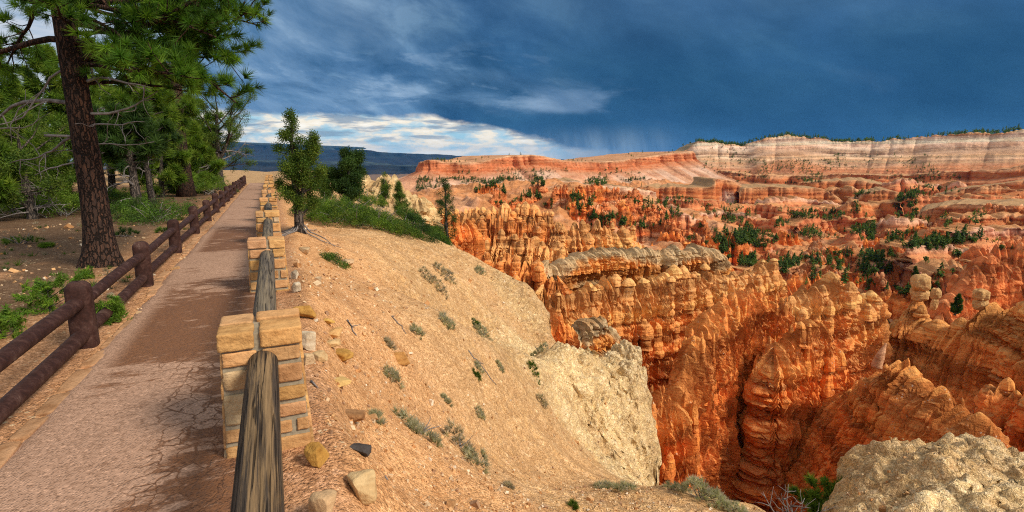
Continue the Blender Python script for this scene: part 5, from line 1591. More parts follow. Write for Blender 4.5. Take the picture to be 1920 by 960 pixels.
def tree(name, label, cat, base, height, r0, kind='jun', templ=None, seed=0, cb=.25, spread=.32, shape='cone', nb=26, tuft=1.0, twigs=9, group=None, lean=(0, 0), droop=.25, up=.25,
         bark=None, dead=0, gap=.0, tufts_per=1.6, trunk_n=9, zlim=None, roots=0, fork=0):
    """trunk with limbs, and a crown of many tufts or leaf clumps at the twigs"""
    rg = np.random.RandomState(seed)
    templ = templ or T_JUN
    base = np.asarray(base, float)
    root = empty(name, base, label, cat, group)
    tr = MB(); deads = []; rts = []
    n = 12
    t = np.linspace(0, 1, n)
    wob = np.cumsum(rg.normal(size=(n, 2)) * .012 * height, 0) * t[:, None] ** .5
    T = np.stack([lean[0] * height * t + wob[:, 0], lean[1] * height * t + wob[:, 1], -.15 + (height + .15) * t], 1)
    T[0, :2] = 0
    rad = r0 * (1 - t) ** .75 + r0 * .06
    rad[0] *= 1.45; rad[1] *= 1.06
    tube(tr, T, rad, trunk_n)
    pos, dirs = [], []
    trunks = [(T, 1.0)]
    for k in range(fork):
        f = rg.uniform(.12, .35)
        p0 = np.array([np.interp(f, t, T[:, i]) for i in range(3)])
        az = rg.uniform(0, 6.28)
        P = limb(p0, (math.cos(az) * .55, math.sin(az) * .55, 1), height * rg.uniform(.45, .65), .4, rg, 8, .05)
        tube(tr, P, np.linspace(r0 * .55, r0 * .08, len(P)), 7)
        trunks.append((P, .8))
    az = rg.rand() * 6.28
    for k in range(nb):
        TT, sc_ = trunks[k % len(trunks)] if fork else trunks[0]
        h = cb + (1 - cb) * (k + rg.rand()) / nb
        h = min(h, .985)
        if gap and abs(h - gap) < .06: continue
        tl = np.linspace(0, 1, len(TT))
        hh = h if TT is T else (h - cb * .6) / (1 - cb * .6)
        p0 = np.array([np.interp(hh, tl, TT[:, i]) for i in range(3)])
        az += 2.4 + rg.normal() * .4
        u = (h - cb) / (1 - cb)
        if shape == 'cone': ln = (1 - u) ** .85 * (1 if u > .12 else .75) + .06
        elif shape == 'round': ln = math.sqrt(max(0, 1 - (2 * u - .85) ** 2 / 1.4)) * .95 + .08
        elif shape == 'column': ln = .55 * (1 - u ** 2.2) + .18
        else: ln = (1 - u) ** .6
        L = spread * height * ln * rg.uniform(.7, 1.2) * sc_
        e = up + .9 * u * up + rg.normal() * .12
        P = limb(p0, (math.cos(az), math.sin(az), e), L, droop, rg, 6, .09)
        rb = max(.006, r0 * .30 * (ln * .8 + .2) * (.9 if height < 5 else .75))
        tube(tr, P, np.linspace(rb, rb * .22, len(P)), 5, cap=False)
        m = max(2, int(twigs * (.5 + ln)))
        for j in range(m):
            s = rg.uniform(.25, 1.0) ** .8
            q = np.array([np.interp(s, np.linspace(0, 1, len(P)), P[:, i]) for i in range(3)])
            di = (P[-1] - P[0]) / (L + 1e-9) * .7 + rg.normal(size=3) * .55 + np.array([0, 0, .25])
            di /= np.linalg.norm(di)
            tl_ = L * rg.uniform(.12, .34) * (1.15 - .5 * s)
            e1 = q + di * tl_
            if tl_ > .12: tube(tr, [q, q + di * tl_ * .5 + np.array([0, 0, .01]), e1], [rb * .22, rb * .15, rb * .08], 3, cap=False)
            kk = int(tufts_per) + (rg.rand() < tufts_per % 1)
            for w in range(kk):
                f = 1 - .55 * w / max(1, kk) * rg.rand()
                pos.append(q + di * tl_ * f + rg.normal(size=3) * .03 * tuft); dirs.append(di + rg.normal(size=3) * .3)
        pos.append(P[-1]); dirs.append(P[-1] - P[-2])
    for k in range(dead):
        h = rg.uniform(.08, max(.2, cb + .12))
        p0 = np.array([np.interp(h, t, T[:, i]) for i in range(3)])
        a2 = rg.uniform(0, 6.28)
        P = limb(p0, (math.cos(a2), math.sin(a2), rg.uniform(-.1, .4)), spread * height * rg.uniform(.4, .8), -.3, rg, 7, .16)
        dd = MB(); deads.append(dd)
        tube(dd, P, np.linspace(max(.012, r0 * .22), .004, len(P)), 5)
        for j in range(4):
            q = P[rg.randint(2, 7)]
            Q = limb(q, rg.normal(size=3) + (P[-1] - P[0]), spread * height * .25, -.2, rg, 4, .2)
            tube(dd, Q, np.linspace(max(.007, r0 * .09), .003, len(Q)), 4)
    for k in range(roots):
        a2 = k * 6.28 / roots + rg.normal() * .25
        P = [np.array([0, 0, .16])]
        d = np.array([math.cos(a2), math.sin(a2), -.45])
        for j in range(9):
            d = d + rg.normal(size=3) * np.array([.22, .22, .10]); d[2] = min(d[2], .0) * .8 - .02
            P.append(P[-1] + d / np.linalg.norm(d) * r0 * 1.1)
        P = np.array(P)
        gz = rim_z(P[:, 0] + base[0], P[:, 1] + base[1]) - base[2]
        P[2:, 2] = np.maximum(P[2:, 2] * .3 + gz[2:] * .7, gz[2:]) + .012 * (rg.rand(len(P) - 2) - .1)
        dd = MB(); rts.append(dd)
        tube(dd, P, np.linspace(r0 * .20, .005, len(P)), 5)
    pos = np.array(pos); dirs = np.array(dirs)
    cr = MB()
    cols = colours(kind, len(pos), rg)
    scatter(cr, templ, pos, dirs, tuft * (.7 + .6 * rg.rand(len(pos))), cols, rg)
    tr.build('trunk', bark or M_GBARK, root)
    cr.build('crown', M_LEAF, root, smooth=False)
    for q in deads: q.build('dead_branch', M_DEAD, root)
    for q in rts: q.build('root', M_DEAD, root)
    return root

# ---- the big ponderosa beside the fence
def big_pine():
    rg = np.random.RandomState(5)
    base = place(192, 497)
    root = empty('ponderosa_pine', base, 'largest pine, with a thick reddish black trunk, standing behind the near fence posts', 'pine tree')
    tr = MB(); deads = []
    n = 40; H = 7.5; t = np.linspace(0, 1, n)
    z = -.2 + (H + .2) * t
    rad = np.interp(z, [-.2, 0, .15, .5, 1.0, 2.2, 4.2, H], [.36, .285, .235, .197, .180, .160, .130, .04])
    X = .02 * np.sin(z * .9) - .012 * z; Y = .02 * np.cos(z * .7)
    th = np.arange(28) * 2 * math.pi / 28
    wob = 1 + .06 * fbm(np.cos(th)[None] * 2.4, np.sin(th)[None] * 2.4, z[:, None] * .7, 3) + .05 * fbm(np.cos(th)[None] * 7, np.sin(th)[None] * 7, z[:, None] * 1.8, 3)
    flare = .20 * np.maximum(0, np.sin(th * 3 + .6))[None] * sst(z, .5, 0)[:, None]
    T = np.stack([X, Y, z], 1)
    tube(tr, T, rad, 28, wob=wob + flare)
    pos, dirs, cols = [], [], []
    def tk(h): return np.array([np.interp(h, z, T[:, i]) for i in range(3)])
    def branch(h, az, L, e, droop, rb, dens=1.0, sub=6, start=.28, wig=.08):
        az = math.radians(az)          # 0 = to the right of the picture, 90 = away
        P = limb(tk(h), (math.cos(az), math.sin(az), e), L, droop, rg, 9, wig)
        tube(tr, P, np.linspace(rb, rb * .2, len(P)), 7, cap=False)
        s_ = np.linspace(0, 1, len(P))
        for j in range(int(sub * L * dens)):
            s = start + (1 - start) * rg.rand() ** .8
            q = np.array([np.interp(s, s_, P[:, i]) for i in range(3)])
            dr = P[min(9, int(s * 9) + 1)] - P[int(s * 9) if s < 1 else 8]
            dr /= np.linalg.norm(dr) + 1e-9
            d = dr * .8 + rg.normal(size=3) * np.array([.6, .6, .42]) + np.array([0, 0, .12])
            l2 = rg.uniform(.25, .75) * (1.1 - .5 * s) * min(1, L / 2)
            Q = limb(q, d, l2, .35, rg, 4, .14)
            tube(tr, Q, np.linspace(max(.010, rb * .22), .005, len(Q)), 4, cap=False)
            for w in range(2 + int(rg.rand() * 3)):
                f = 1 - .75 * rg.rand() if w else 1.0
                qq = np.array([np.interp(f, np.linspace(0, 1, 5), Q[:, i]) for i in range(3)])
                d3 = (Q[-1] - Q[-2]); d3 /= np.linalg.norm(d3)
                d3 = d3 + rg.normal(size=3) * (.25 if not w else .65) + np.array([0, 0, .25])
                e3 = qq + d3 / np.linalg.norm(d3) * rg.uniform(.04, .14)
                pos.append(e3); dirs.append(d3)
        pos.append(P[-1]); dirs.append(P[-1] - P[-2])
    # right side, forming the mass over the walk
    for (h, az, L, e, dr, rb) in ((3.05, -3, 3.15, .02, -.02, .055), (3.9, 8, 3.2, -.10, -.22, .045), (3.02, 4, 2.95, .05, .05, .060), (2.75, 35, 1.9, .10, -.15, .036), (3.35, -22, 2.6, .0, -.22, .045), (3.6, 12, 2.9, -.06, -.20, .050),
                                  (3.85, -8, 2.8, -.05, -.30, .045), (3.25, 42, 2.5, .05, -.15, .040), (4.1, 25, 2.9, -.05, -.35, .045), (4.3, -30, 2.6, .0, -.35, .045), (4.5, 5, 2.8, .0, -.45, .045), (4.8, 30, 2.6, .05, -.4, .04),
                                  (3.15, 20, 2.4, -.10, -.15, .036), (3.5, -40, 2.1, -.05, -.2, .036), (4.9, -15, 2.6, .05, -.5, .04), (3.05, -12, 2.2, -.12, -.15, .034), (3.9, 40, 2.5, -.1, -.3, .036), (3.45, 2, 2.3, -.15, -.2, .034), (4.2, -12, 2.3, -.2, -.4, .034), (3.7, -28, 2.4, -.2, -.25, .034)):
        branch(h, az, L * .93, e, dr, rb, 1.0, 6.0, .22, .09)
    # left side and towards the back
    for (h, az, L, e, dr, rb) in ((3.35, 178, 2.6, .22, -.20, .05), (3.75, 200, 2.6, .1, -.2, .045), (3.9, 160, 2.6, .1, -.2, .045), (4.3, 190, 2.8, 0, -.25, .045), (4.5, 130, 2.5, .1, -.2, .04), (4.4, 235, 2.6, .1, -.25, .04), (4.9, 170, 2.5, .1, -.3, .04), (4.7, 280, 2.4, .15, -.3, .04)):
        branch(h, az, L, e, dr, rb, 1.0, 7.0, .40, .10)
    # upper crown, out of the picture
    for k in range(14):
        h = 5.2 + 2.2 * k / 14
        branch(h, k * 137.5, 2.4 * (1 - .6 * k / 14), .2, -.2, .035, .5, 5)
    # bare grey lower limbs
    def bare(h, az, L, e, dr, rb, subs=5, wig=.13):
        az = math.radians(az)
        P = limb(tk(h), (math.cos(az), math.sin(az), e), L, dr, rg, 9, wig)
        dead = MB(); deads.append(dead)
        tube(dead, P, np.linspace(rb, .006, len(P)), 6)
        for j in range(subs):
            i = rg.randint(2, 9)
            Q = limb(P[i], (P[i] - P[i - 1]) * 3 + rg.normal(size=3) * .6 + np.array([0, 0, -.2]), L * rg.uniform(.2, .45), -.4, rg, 6, .22)
            tube(dead, Q, np.linspace(rb * .35, .003, len(Q)), 4)
    bare(2.42, 172, 2.0, .25, -.6, .040, 8)
    bare(2.0, 185, 1.5, .0, -.5, .022, 8, .2)
    bare(1.92, 150, 1.2, .05, -.5, .018, 5, .2)
    bare(1.62, 200, .75, .05, -.3, .018, 3)
    bare(2.75, 15, 1.35, .25, -.15, .028, 5)
    bare(2.30, 8, 1.15, .25, -.10, .026, 6)
    bare(2.12, -10, 1.25, .15, -.35, .016, 6)
    bare(1.85, 20, .9, .05, -.2, .012, 4)
    bare(2.95, 190, 1.6, -.2, -.9, .018, 6, .2)
    dead = MB(); deads.append(dead); st = limb(tk(1.98), (-1, -.3, 0), .5, 0, rg, 3, .01); tube(dead, st, [.022, .02, .02, .018], 7)
    pos_ = np.array(pos); dirs_ = np.array(dirs)
    cr = MB()
    scatter(cr, T_NEEDLE, pos_, dirs_, .85 + .5 * rg.rand(len(pos_)), colours('pond', len(pos_), rg), rg)
    bud = MB()
    tr.build('trunk', M_BARK, root)
    cr.build('crown', M_LEAF, root, smooth=False)
    for q in deads: q.build('dead_branch', M_DEAD, root)
    print('big pine tufts', len(pos_))
big_pine()

def at(px, py, Y):
    """a spot on the rim ground in the direction of pixel px, Y metres ahead"""
    x = Y * (px - 960) / FOC / (CP + SP * (480 - py) / FOC)
    return np.array([x, Y, float(rim_z(np.array([x]), np.array([Y]))[0])])

def h_to(p, py):
    """height that reaches the pixel row py above the spot p"""
    v = (480.0 - py) / FOC
    return EYE + p[1] * (-SP + CP * v) / (CP + SP * v) - p[2]

# ---- the rim trees right of the wall
def rim_tree(px, py, top, label, name='juniper_tree', cat='tree', Y=None, **k):
    p = at(px, py, Y) if Y else place(px, py)
    return tree(name, label, cat, p, h_to(p, top), **k)

rim_tree(562, 434, 214, 'twisted juniper with exposed grey roots beside the stone guard wall', r0=.105, kind='jun', seed=11, cb=.14, spread=.26, shape='cone', nb=40, tuft=.95, twigs=9, droop=.30, up=.55, roots=10, tufts_per=1.6, fork=1, name='juniper_tree')
rim_tree(655, 392, 288, 'dense rounded dark green pine on the slope behind the shrub patch', r0=.13, name='pinyon_pine', cat='pine tree', Y=24.5, kind='dark', seed=12, cb=.10, spread=.30, shape='round', nb=40, tuft=1.7, twigs=10, tufts_per=1.8, fork=2)
rim_tree(719, 404, 326, 'slim ragged juniper in front of the pale rock wall, left of the pointed one', r0=.07, Y=27, kind='jun', seed=13, cb=.05, spread=.30, shape='column', nb=22, tuft=1.05, twigs=4, up=1.0, fork=3)
rim_tree(752, 408, 342, 'narrow pointed green juniper standing right of the slim ragged one', r0=.06, Y=26, kind='jun', seed=14, cb=.03, spread=.34, shape='cone', nb=34, tuft=.85, twigs=6, up=.7)
rim_tree(840, 478, 338, 'sparse young pine with open branches on the brink of the canyon', name='young_pine', cat='pine tree', r0=.075, kind='dark', seed=15, cb=.10, spread=.27, shape='column', nb=30, tuft=.95, twigs=5, templ=T_JUN, tufts_per=1.2, up=.45, Y=21.0)
rim_tree(615, 388, 316, 'thin juniper behind the shrubs between the rooted juniper and the rounded pine', r0=.06, Y=24, kind='jun', seed=16, cb=.2, spread=.22, shape='cone', nb=24, tuft=1.2, twigs=5, up=.7)
rim_tree(600, 372, 322, 'small bushy juniper far back above the shrub patch', r0=.06, Y=32, kind='jun', seed=17, cb=.1, spread=.4, shape='round', nb=22, tuft=1.6, twigs=5)

# ---- forest left of the fence
def left_tree(px, py, Y, top, label, **k):
    p = at(px, py, Y)
    return tree(k.pop('name', 'pine_tree'), label, k.pop('cat', 'pine tree'), p, h_to(p, top), **k)
left_tree(350, 368, 24.5, -150, 'ponderosa with straight red brown trunk behind the fence', name='ponderosa_pine', r0=.30, kind='pond', templ=T_PLUME, seed=21, cb=.60, spread=.17, shape='round', nb=46, tuft=1.8, twigs=12, bark=M_BARK, dead=5, tufts_per=2.2)
left_tree(415, 350, 30, 188, 'spreading pinyon pine with an open crown, nearest the far end of the fence', name='pinyon_pine', r0=.20, kind='jun', seed=22, cb=.34, spread=.52, shape='round', nb=26, tuft=1.45, twigs=10, dead=6, tufts_per=1.5, fork=2, up=.4)
left_tree(258, 390, 17.5, 228, 'young pine with dark bottlebrush tufts on a bare grey trunk right of the big pine', name='young_pine', r0=.17, kind='dark', templ=T_NEEDLE_S, seed=23, cb=.50, spread=.42, shape='round', nb=24, tuft=1.9, twigs=9, dead=9, tufts_per=2.4)
left_tree(286, 376, 20, 170, 'thin grey trunked pine with a loose light green crown behind the bottlebrush one', r0=.12, kind='bright', templ=T_PLUME, seed=24, cb=.42, spread=.34, shape='round', nb=34, tuft=1.5, twigs=10, dead=5, tufts_per=1.8)
left_tree(62, 412, 15.0, 235, 'scraggly juniper with a tangle of bare pale limbs at the left edge', name='juniper_tree', cat='tree', r0=.12, kind='jun', seed=25, cb=.35, spread=.5, shape='round', nb=24, tuft=1.3, twigs=8, dead=18, tufts_per=1.4, fork=2)
left_tree(20, 385, 19, 60, 'bright green pine crowding the left edge behind the scraggly juniper', r0=.14, kind='bright', templ=T_PLUME, seed=26, cb=.12, spread=.32, shape='cone', nb=54, tuft=1.5, twigs=12, tufts_per=2.0)
left_tree(115, 372, 22, 90, 'light green pine directly left of the big trunk', r0=.14, kind='bright', templ=T_PLUME, seed=27, cb=.12, spread=.34, shape='cone', nb=50, tuft=1.6, twigs=12, tufts_per=2.0)
left_tree(212, 368, 24, 80, 'light green pine showing between the big trunk and the bottlebrush pine', r0=.14, kind='bright', templ=T_PLUME, seed=28, cb=.14, spread=.32, shape='cone', nb=46, tuft=1.7, twigs=12, tufts_per=2.0)
left_tree(318, 356, 30, 150, 'broad yellowish green pine just left of the straight red brown trunk', r0=.16, kind='bright', templ=T_PLUME, seed=29, cb=.16, spread=.42, shape='round', nb=44, tuft=2.0, twigs=12, tufts_per=1.9)
left_tree(383, 352, 33, 235, 'small bushy pine filling the gap behind the spreading pinyon', r0=.12, kind='bright', templ=T_PLUME, seed=30, cb=.10, spread=.45, shape='cone', nb=36, tuft=1.8, twigs=9)
left_tree(-70, 372, 22, 20, 'tall dark pine half outside the picture on the left', r0=.2, kind='pond', templ=T_PLUME, seed=31, cb=.2, spread=.3, shape='cone', nb=50, tuft=1.7, twigs=12, tufts_per=2.0)
for i_, (px_, Y_, top_) in enumerate([(-20, 33, 150), (60, 36, 170), (160, 38, 160), (255, 40, 190), (340, 44, 230), (-130, 30, 90), (10, 48, 215)]):
    left_tree(px_, 350, Y_, top_, 'green pine in the row at the back of the wood left of the walkway', r0=.17, kind=['jun', 'bright', 'pond'][i_ % 3], templ=T_PLUME, seed=50 + i_, cb=.08, spread=.36, shape='cone', nb=34, tuft=2.4, twigs=9, tufts_per=1.6, group='pines at the back of the wood')

for i_, (px_, Y_, top_, lab_) in enumerate([
    (-30, 14.5, 140, 'light green pine overlapping the left edge beside the scraggly juniper'),
    (95, 17.5, 250, 'short bushy pine between the scraggly juniper and the big trunk'),
    (305, 24, 200, 'rounded light green pine right of the bottlebrush pine'),
    (375, 27, 235, 'light green pine between the red brown trunk and the spreading pinyon')]):
    left_tree(px_, 380, Y_, top_, lab_, r0=.11, kind='bright', templ=T_PLUME, seed=80 + i_, cb=.06, spread=.36, shape='cone', nb=46, tuft=1.5, twigs=10, tufts_per=1.9)

# ---- shrubs
def shrub(name, label, cat, p, w, h, kind, seed, templ=None, n=60, tuft=.6, group=None, stems=9, mat=None):
    rg = np.random.RandomState(seed)
    root = empty(name, p, label, cat, group)
    st = MB(); lf = MB()
    pos, dirs = [], []
    for k in range(stems):
        a = rg.uniform(0, 6.28); e = rg.uniform(.35, 1.3)
        P = limb((rg.normal() * .05 * w, rg.normal() * .05 * w, -.03), (math.cos(a), math.sin(a), e), math.hypot(w / 2, h * .6) * rg.uniform(.6, .95), .0, rg, 5, .16)
        P[:, 2] = np.minimum(P[:, 2], h)
        tube(st, P, np.linspace(.012, .003, len(P)) * (w / .6) ** .5, 4, cap=False)
    for k in range(n):
        a = rg.uniform(0, 6.28); rr = math.sqrt(rg.rand()); u = rg.rand()
        top = h * math.sqrt(max(0, 1 - rr ** 2 * .9)) * (.72 + .5 * float(vnoise(np.array([math.cos(a) * rr * 2.5 + seed]), np.array([math.sin(a) * rr * 2.5]), np.array([seed * 1.3]))[0]))
        q = np.array([math.cos(a) * rr * w / 2, math.sin(a) * rr * w / 2, top * (1 - .55 * u ** 2)])
        pos.append(q); dirs.append(np.array([q[0] / w, q[1] / w, .6 + .3 * q[2] / h]) + rg.normal(size=3) * .3)
    pos = np.array(pos)
    gz = rim_z(pos[:, 0] + p[0], pos[:, 1] + p[1]) - p[2]
    pos[:, 2] += gz
    scatter(lf, templ or T_SHRUB, pos, np.array(dirs), tuft * (.7 + .6 * rg.rand(n)), colours(kind, n, rg), rg)
    st.build('stems', M_DEAD, root)
    lf.build('leaves', mat or M_LEAF, root, smooth=False)
    return root

# manzanita patch below the rooted juniper
for i_, (px_, py_, Y_, w_, h_, k_, lab_) in enumerate([
    (600, 418, 18.5, 1.9, .62, 'shrub', 'dark manzanita bush at the upper left of the patch, beside the rooted juniper'),
    (632, 428, 17.5, 1.8, .55, 'bright', 'bright green manzanita bush at the lower left end of the patch'),
    (668, 432, 17.5, 2.0, .55, 'jun', 'widest manzanita bush, in the middle of the patch'),
    (650, 410, 20.5, 2.4, .60, 'shrub', 'manzanita bush below the dense rounded pine'),
    (708, 446, 17.8, 1.9, .50, 'bright', 'fresh green manzanita bush right of the middle of the patch'),
    (748, 460, 18.2, 1.7, .45, 'jun', 'low manzanita bush second from the right end of the patch'),
    (785, 470, 19.0, 1.5, .42, 'dark', 'dark low bush at the right end of the patch'),
    (700, 424, 19.5, 2.0, .55, 'dry', 'bare grey twiggy bush above the green patch'),
    (822, 478, 20.6, 1.0, .40, 'shrub', 'bush around the foot of the sparse young pine'),
    (770, 422, 25.0, 1.3, .50, 'shrub', 'small bush under the narrow pointed juniper'),
    (690, 398, 26.0, 2.0, .50, 'bright', 'green bush between the rounded pine and the ragged juniper')]):
    shrub('manzanita_bush', lab_, 'shrub', at(px_, py_, Y_), w_, h_ * 1.5, k_, 200 + i_, n=190, tuft=1.2, group='manzanita patch below the juniper', stems=16)
shrub('manzanita_bush', 'small round green bush alone on the bare slope', 'shrub', place(628, 493), .52, .22, 'shrub', 220, n=60, tuft=.75)
# under the trees on the left
for i_, (px_, py_, Y_, w_, h_, k_, lab_) in enumerate([
    (55, 400, 16.5, 2.6, .55, 'bright', 'bright green bush under the scraggly juniper'),
    (125, 405, 16.0, 1.8, .55, 'bright', 'leafy bush with yellow tips directly left of the big trunk'),
    (0, 395, 17.5, 2.4, .55, 'bright', 'green bush at the left edge of the wood floor'),
    (300, 412, 14.5, 1.9, .45, 'shrub', 'low green bush behind the second and third fence posts'),
    (250, 410, 15.2, 1.3, .40, 'shrub', 'low green bush in front of the bottlebrush pine'),
    (225, 380, 20.0, 2.2, .50, 'bright', 'light green bush behind the big trunk on its right'),
    (395, 362, 26.0, 2.4, .60, 'bright', 'green bush at the foot of the spreading pinyon'),
    (330, 362, 28.0, 3.0, .60, 'bright', 'wide bush left of the straight red brown trunk'),
    (180, 385, 19.0, 2.2, .50, 'shrub', 'bush behind the big trunk on its left')]):
    shrub('understorey_bush', lab_, 'shrub', at(px_, py_, Y_), w_, h_ * 1.5, k_, 240 + i_, n=190, tuft=1.15, group='bushes on the wood floor', stems=12)
for i_, (px_, py_, w_, h_, k_, lab_) in enumerate([
    (38, 457, .75, .20, 'jun', 'dull green grassy tuft on the bare ground left of the big trunk'),
    (88, 464, .22, .08, 'bright', 'tiny bright green sprig between the grassy tuft and the big trunk'),
    (238, 443, .45, .22, 'dark', 'dark tuft at the right foot of the big pine'),
    (310, 436, .35, .14, 'jun', 'small green tuft beside the third fence post')]):
    shrub('ground_tuft', lab_, 'plant', place(px_, py_), w_, h_, k_, 260 + i_, n=40, tuft=.55, templ=T_SAGE)
def grass():
    """thin dry and green grass on the floor of the wood"""
    rg = np.random.RandomState(31)
    n = 2600
    a = rg.uniform(3, 34, n); b = -1.9 - 15 * rg.rand(n) ** 1.4
    x, y = ab(a, b)
    c = fbm(x * .45, y * .45, 0 * x + 21, 3)
    ok = rg.rand(n) < sst(c, -.05, .35)
    x, y = x[ok], y[ok]
    pos = np.stack([x, y, rim_z(x, y)], 1); m = len(pos)
    mb = MB()
    kinds = np.where(rg.rand(m, 1) < .6, colours('jun', m, rg) * .9, colours('dry', m, rg) * .7)
    scatter(mb, T_SAGE, pos, np.array([[0, 0, 1.0]]) + rg.normal(size=(m, 3)) * .15, .45 + .5 * rg.rand(m), kinds, rg)
    tag(mb.build('grass', M_LEAF, smooth=False), kind='stuff')
grass()
# seedlings behind the first rail
def seedling(px, py, w, h, label, seed):
    p = place(px, py)
    tree('fir_seedling', label, 'seedling', p, h, r0=.014, kind='seed', templ=[needle_tuft(np.random.RandomState(seed + j), 40, .055, .005, 1.5, .11) for j in range(3)], seed=seed, cb=.08, spread=w / h / 2 * 1.15, shape='round', nb=11, tuft=.9, twigs=5, tufts_per=1.8, trunk_n=6, up=.3)
seedling(92, 585, .58, .27, 'bright green fir seedling spreading behind the near fence post', 301)
seedling(10, 632, .45, .16, 'bright green fir seedling low at the left edge under the rail', 302)
seedling(205, 602, .35, .16, 'small green fir seedling right of the near fence post', 303)
seedling(160, 522, .16, .07, 'tiny green fir seedling beyond the near fence post', 304)

# ---- sage and dry tufts on the open slope
SAGE = [
    (835, 520, .62, .24, 'dry', 'largest grey dry sagebrush high on the first spur'),
    (800, 522, .42, .20, 'dry', 'grey brown sage clump left of the largest dry sagebrush'),
    (826, 548, .42, .30, 'dry', 'straggling dry sage hanging below the largest dry sagebrush'),
    (901, 514, .42, .22, 'sage', 'olive sage clump on the skyline of the first spur'),
    (840, 606, .36, .13, 'sage', 'flat grey green tuft in the hollow between the two spurs'),
    (905, 628, .55, .22, 'sage', 'sage clump with yellow green ends on the crest of the second spur'),
    (893, 610, .28, .14, 'jun', 'brown green sage directly above the clump on the crest'),
    (1012, 660, .52, .20, 'sage', 'green grey sage on the rim just below the first spur'),
    (1002, 702, .30, .20, 'jun', 'round olive green tuft on the pale face below the crest'),
    (1017, 758, .24, .24, 'dry', 'upright dry grey tuft low on the pale face'),
    (784, 626, .24, .12, 'sage', 'small grey sprig left of the flat tuft in the hollow'),
    (738, 715, .22, .18, 'sage', 'pale green sprig right of the lone upright orange stone'),
    (898, 692, .16, .10, 'sage', 'small sprig in the middle of the pale face, upper of the pair'),
    (895, 706, .14, .09, 'jun', 'small sprig in the middle of the pale face, lower of the pair'),
    (938, 690, .16, .08, 'sage', 'lone tuft right of the pair in the middle of the pale face'),
    (838, 755, .16, .09, 'sage', 'little sprig on the fine slope above the dead looking sagebrush'),
    (901, 782, .16, .12, 'sage', 'little sprig high right of the dead looking sagebrush'),
    (708, 788, .12, .06, 'sage', 'tiny sprig on the gravel left of the low spreading sage'),
    (785, 812, .50, .13, 'sage', 'low spreading grey sage left of the dead looking sagebrush'),
    (862, 838, .42, .26, 'dry', 'tangled half dead sagebrush in the gully'),
    (893, 872, .34, .24, 'sage', 'soft grey green sage just below the tangled half dead one'),
    (1132, 912, .36, .07, 'sage', 'thin strip of green tufts at the foot of the pale face'),
    (1170, 918, .34, .16, 'sage', 'grey green bunch of grass under the pale pinnacle'),
    (1075, 952, .10, .05, 'jun', 'tiny green sprig near the bottom edge of the gravel slope'),
    (955, 915, .10, .06, 'dry', 'tiny pale sprig on the gravel slope right of the gully'),
    (730, 648, .14, .07, 'dry', 'faint dry sprig above the lone upright orange stone'),
]
for i_, (px_, py_, w_, h_, k_, lab_) in enumerate(SAGE):
    shrub('sage_clump', lab_, 'plant', place(px_, py_), w_, h_, k_, 400 + i_, n=int(24 + 60 * w_), tuft=.36 + .5 * w_, templ=T_SAGE, stems=7, group='sage on the open slope')
shrub('rabbitbrush', 'leafy grey green bush tipped with yellow at the lip of the bottom slope', 'shrub', place(1318, 935), .75, .30, 'sage', 450, n=190, tuft=.55, templ=T_SAGE, stems=14)
shrub('rabbitbrush', 'pale creamy tuft at the left end of the bottom slope lip', 'shrub', place(1262, 918), .35, .12, 'sage', 451, n=50, tuft=.4, templ=T_SAGE, stems=6)
shrub('rabbitbrush', 'smaller grey green bush cut by the bottom edge', 'shrub', place(1375, 962), .4, .2, 'sage', 452, n=70, tuft=.45, templ=T_SAGE, stems=8)

def bottom_plants():
    # a bare bush and a small pine rising from the gully just outside the rim
    p = np.array([4.55, 8.0, float(rim_z(np.array([4.55]), np.array([8.0]))[0])])
    rg = np.random.RandomState(3)
    root = empty('bare_bush', W(1490, 985, 7.9), 'leafless pale grey bush reaching up from the bottom edge', 'shrub')
    mb = MB()
    for k in range(9):
        a = rg.uniform(0, 6.28)
        P = limb((0, 0, -.3), (math.cos(a) * .55, math.sin(a) * .4, 1), rg.uniform(.7, 1.05), 0, rg, 7, .14)
        tube(mb, P, np.linspace(.020, .005, len(P)), 5)
        for j in range(6):
            i = rg.randint(3, 7)
            Q = limb(P[i], (P[i] - P[i - 1]) * 4 + rg.normal(size=3) * .5, rg.uniform(.15, .35), .1, rg, 4, .2)
            tube(mb, Q, np.linspace(.009, .003, len(Q)), 4)
    mb.build('twigs', M_DEAD, root)
    b = W(1535, 1040, 8.6)
    tree('young_pine', 'bright green pine top rising from below the bottom edge', 'pine tree', b, h_to(b, 936), r0=.04, kind='bright', templ=T_NEEDLE_S, seed=305, cb=.3, spread=.55, shape='round', nb=24, tuft=.8, twigs=8, tufts_per=2)
bottom_plants()

# fallen sticks on the slope
def stick(px, py, px2, py2, label, r=.006, seed=0):
    rg = np.random.RandomState(seed)
    a, b = place(px, py), place(px2, py2)
    t = np.linspace(0, 1, 7)[:, None]
    P = a + (b - a) * t + rg.normal(size=(7, 3)) * np.linalg.norm(b - a) * .05
    P[:, 2] = rim_z(P[:, 0], P[:, 1]) + r * 1.2
    mb = MB(); tube(mb, P - P[0], np.linspace(r, r * .5, 7), 6)
    Q = limb(P[3] - P[0], rg.normal(size=3) * np.array([1, 1, .1]), np.linalg.norm(b - a) * .35, 0, rg, 4, .1)
    tube(mb, Q, np.linspace(r * .7, r * .3, 5), 5)
    o = mb.build('stick', M_DEAD); o.location = P[0]
    tag(o, label, 'stick')
stick(650, 600, 668, 632, 'dark bare stick lying down the slope above the stone line', .012, 1)
stick(584, 718, 598, 730, 'short crooked twig beside the near pillar', .008, 2)
stick(735, 592, 760, 625, 'forked dry stick on the slope below the first spur', .010, 3)
stick(878, 660, 928, 720, 'long thin root lying down the pale face', .012, 4)
stick(722, 895, 728, 905, 'curled pale twig on the gravel beside the large square block', .006, 5)

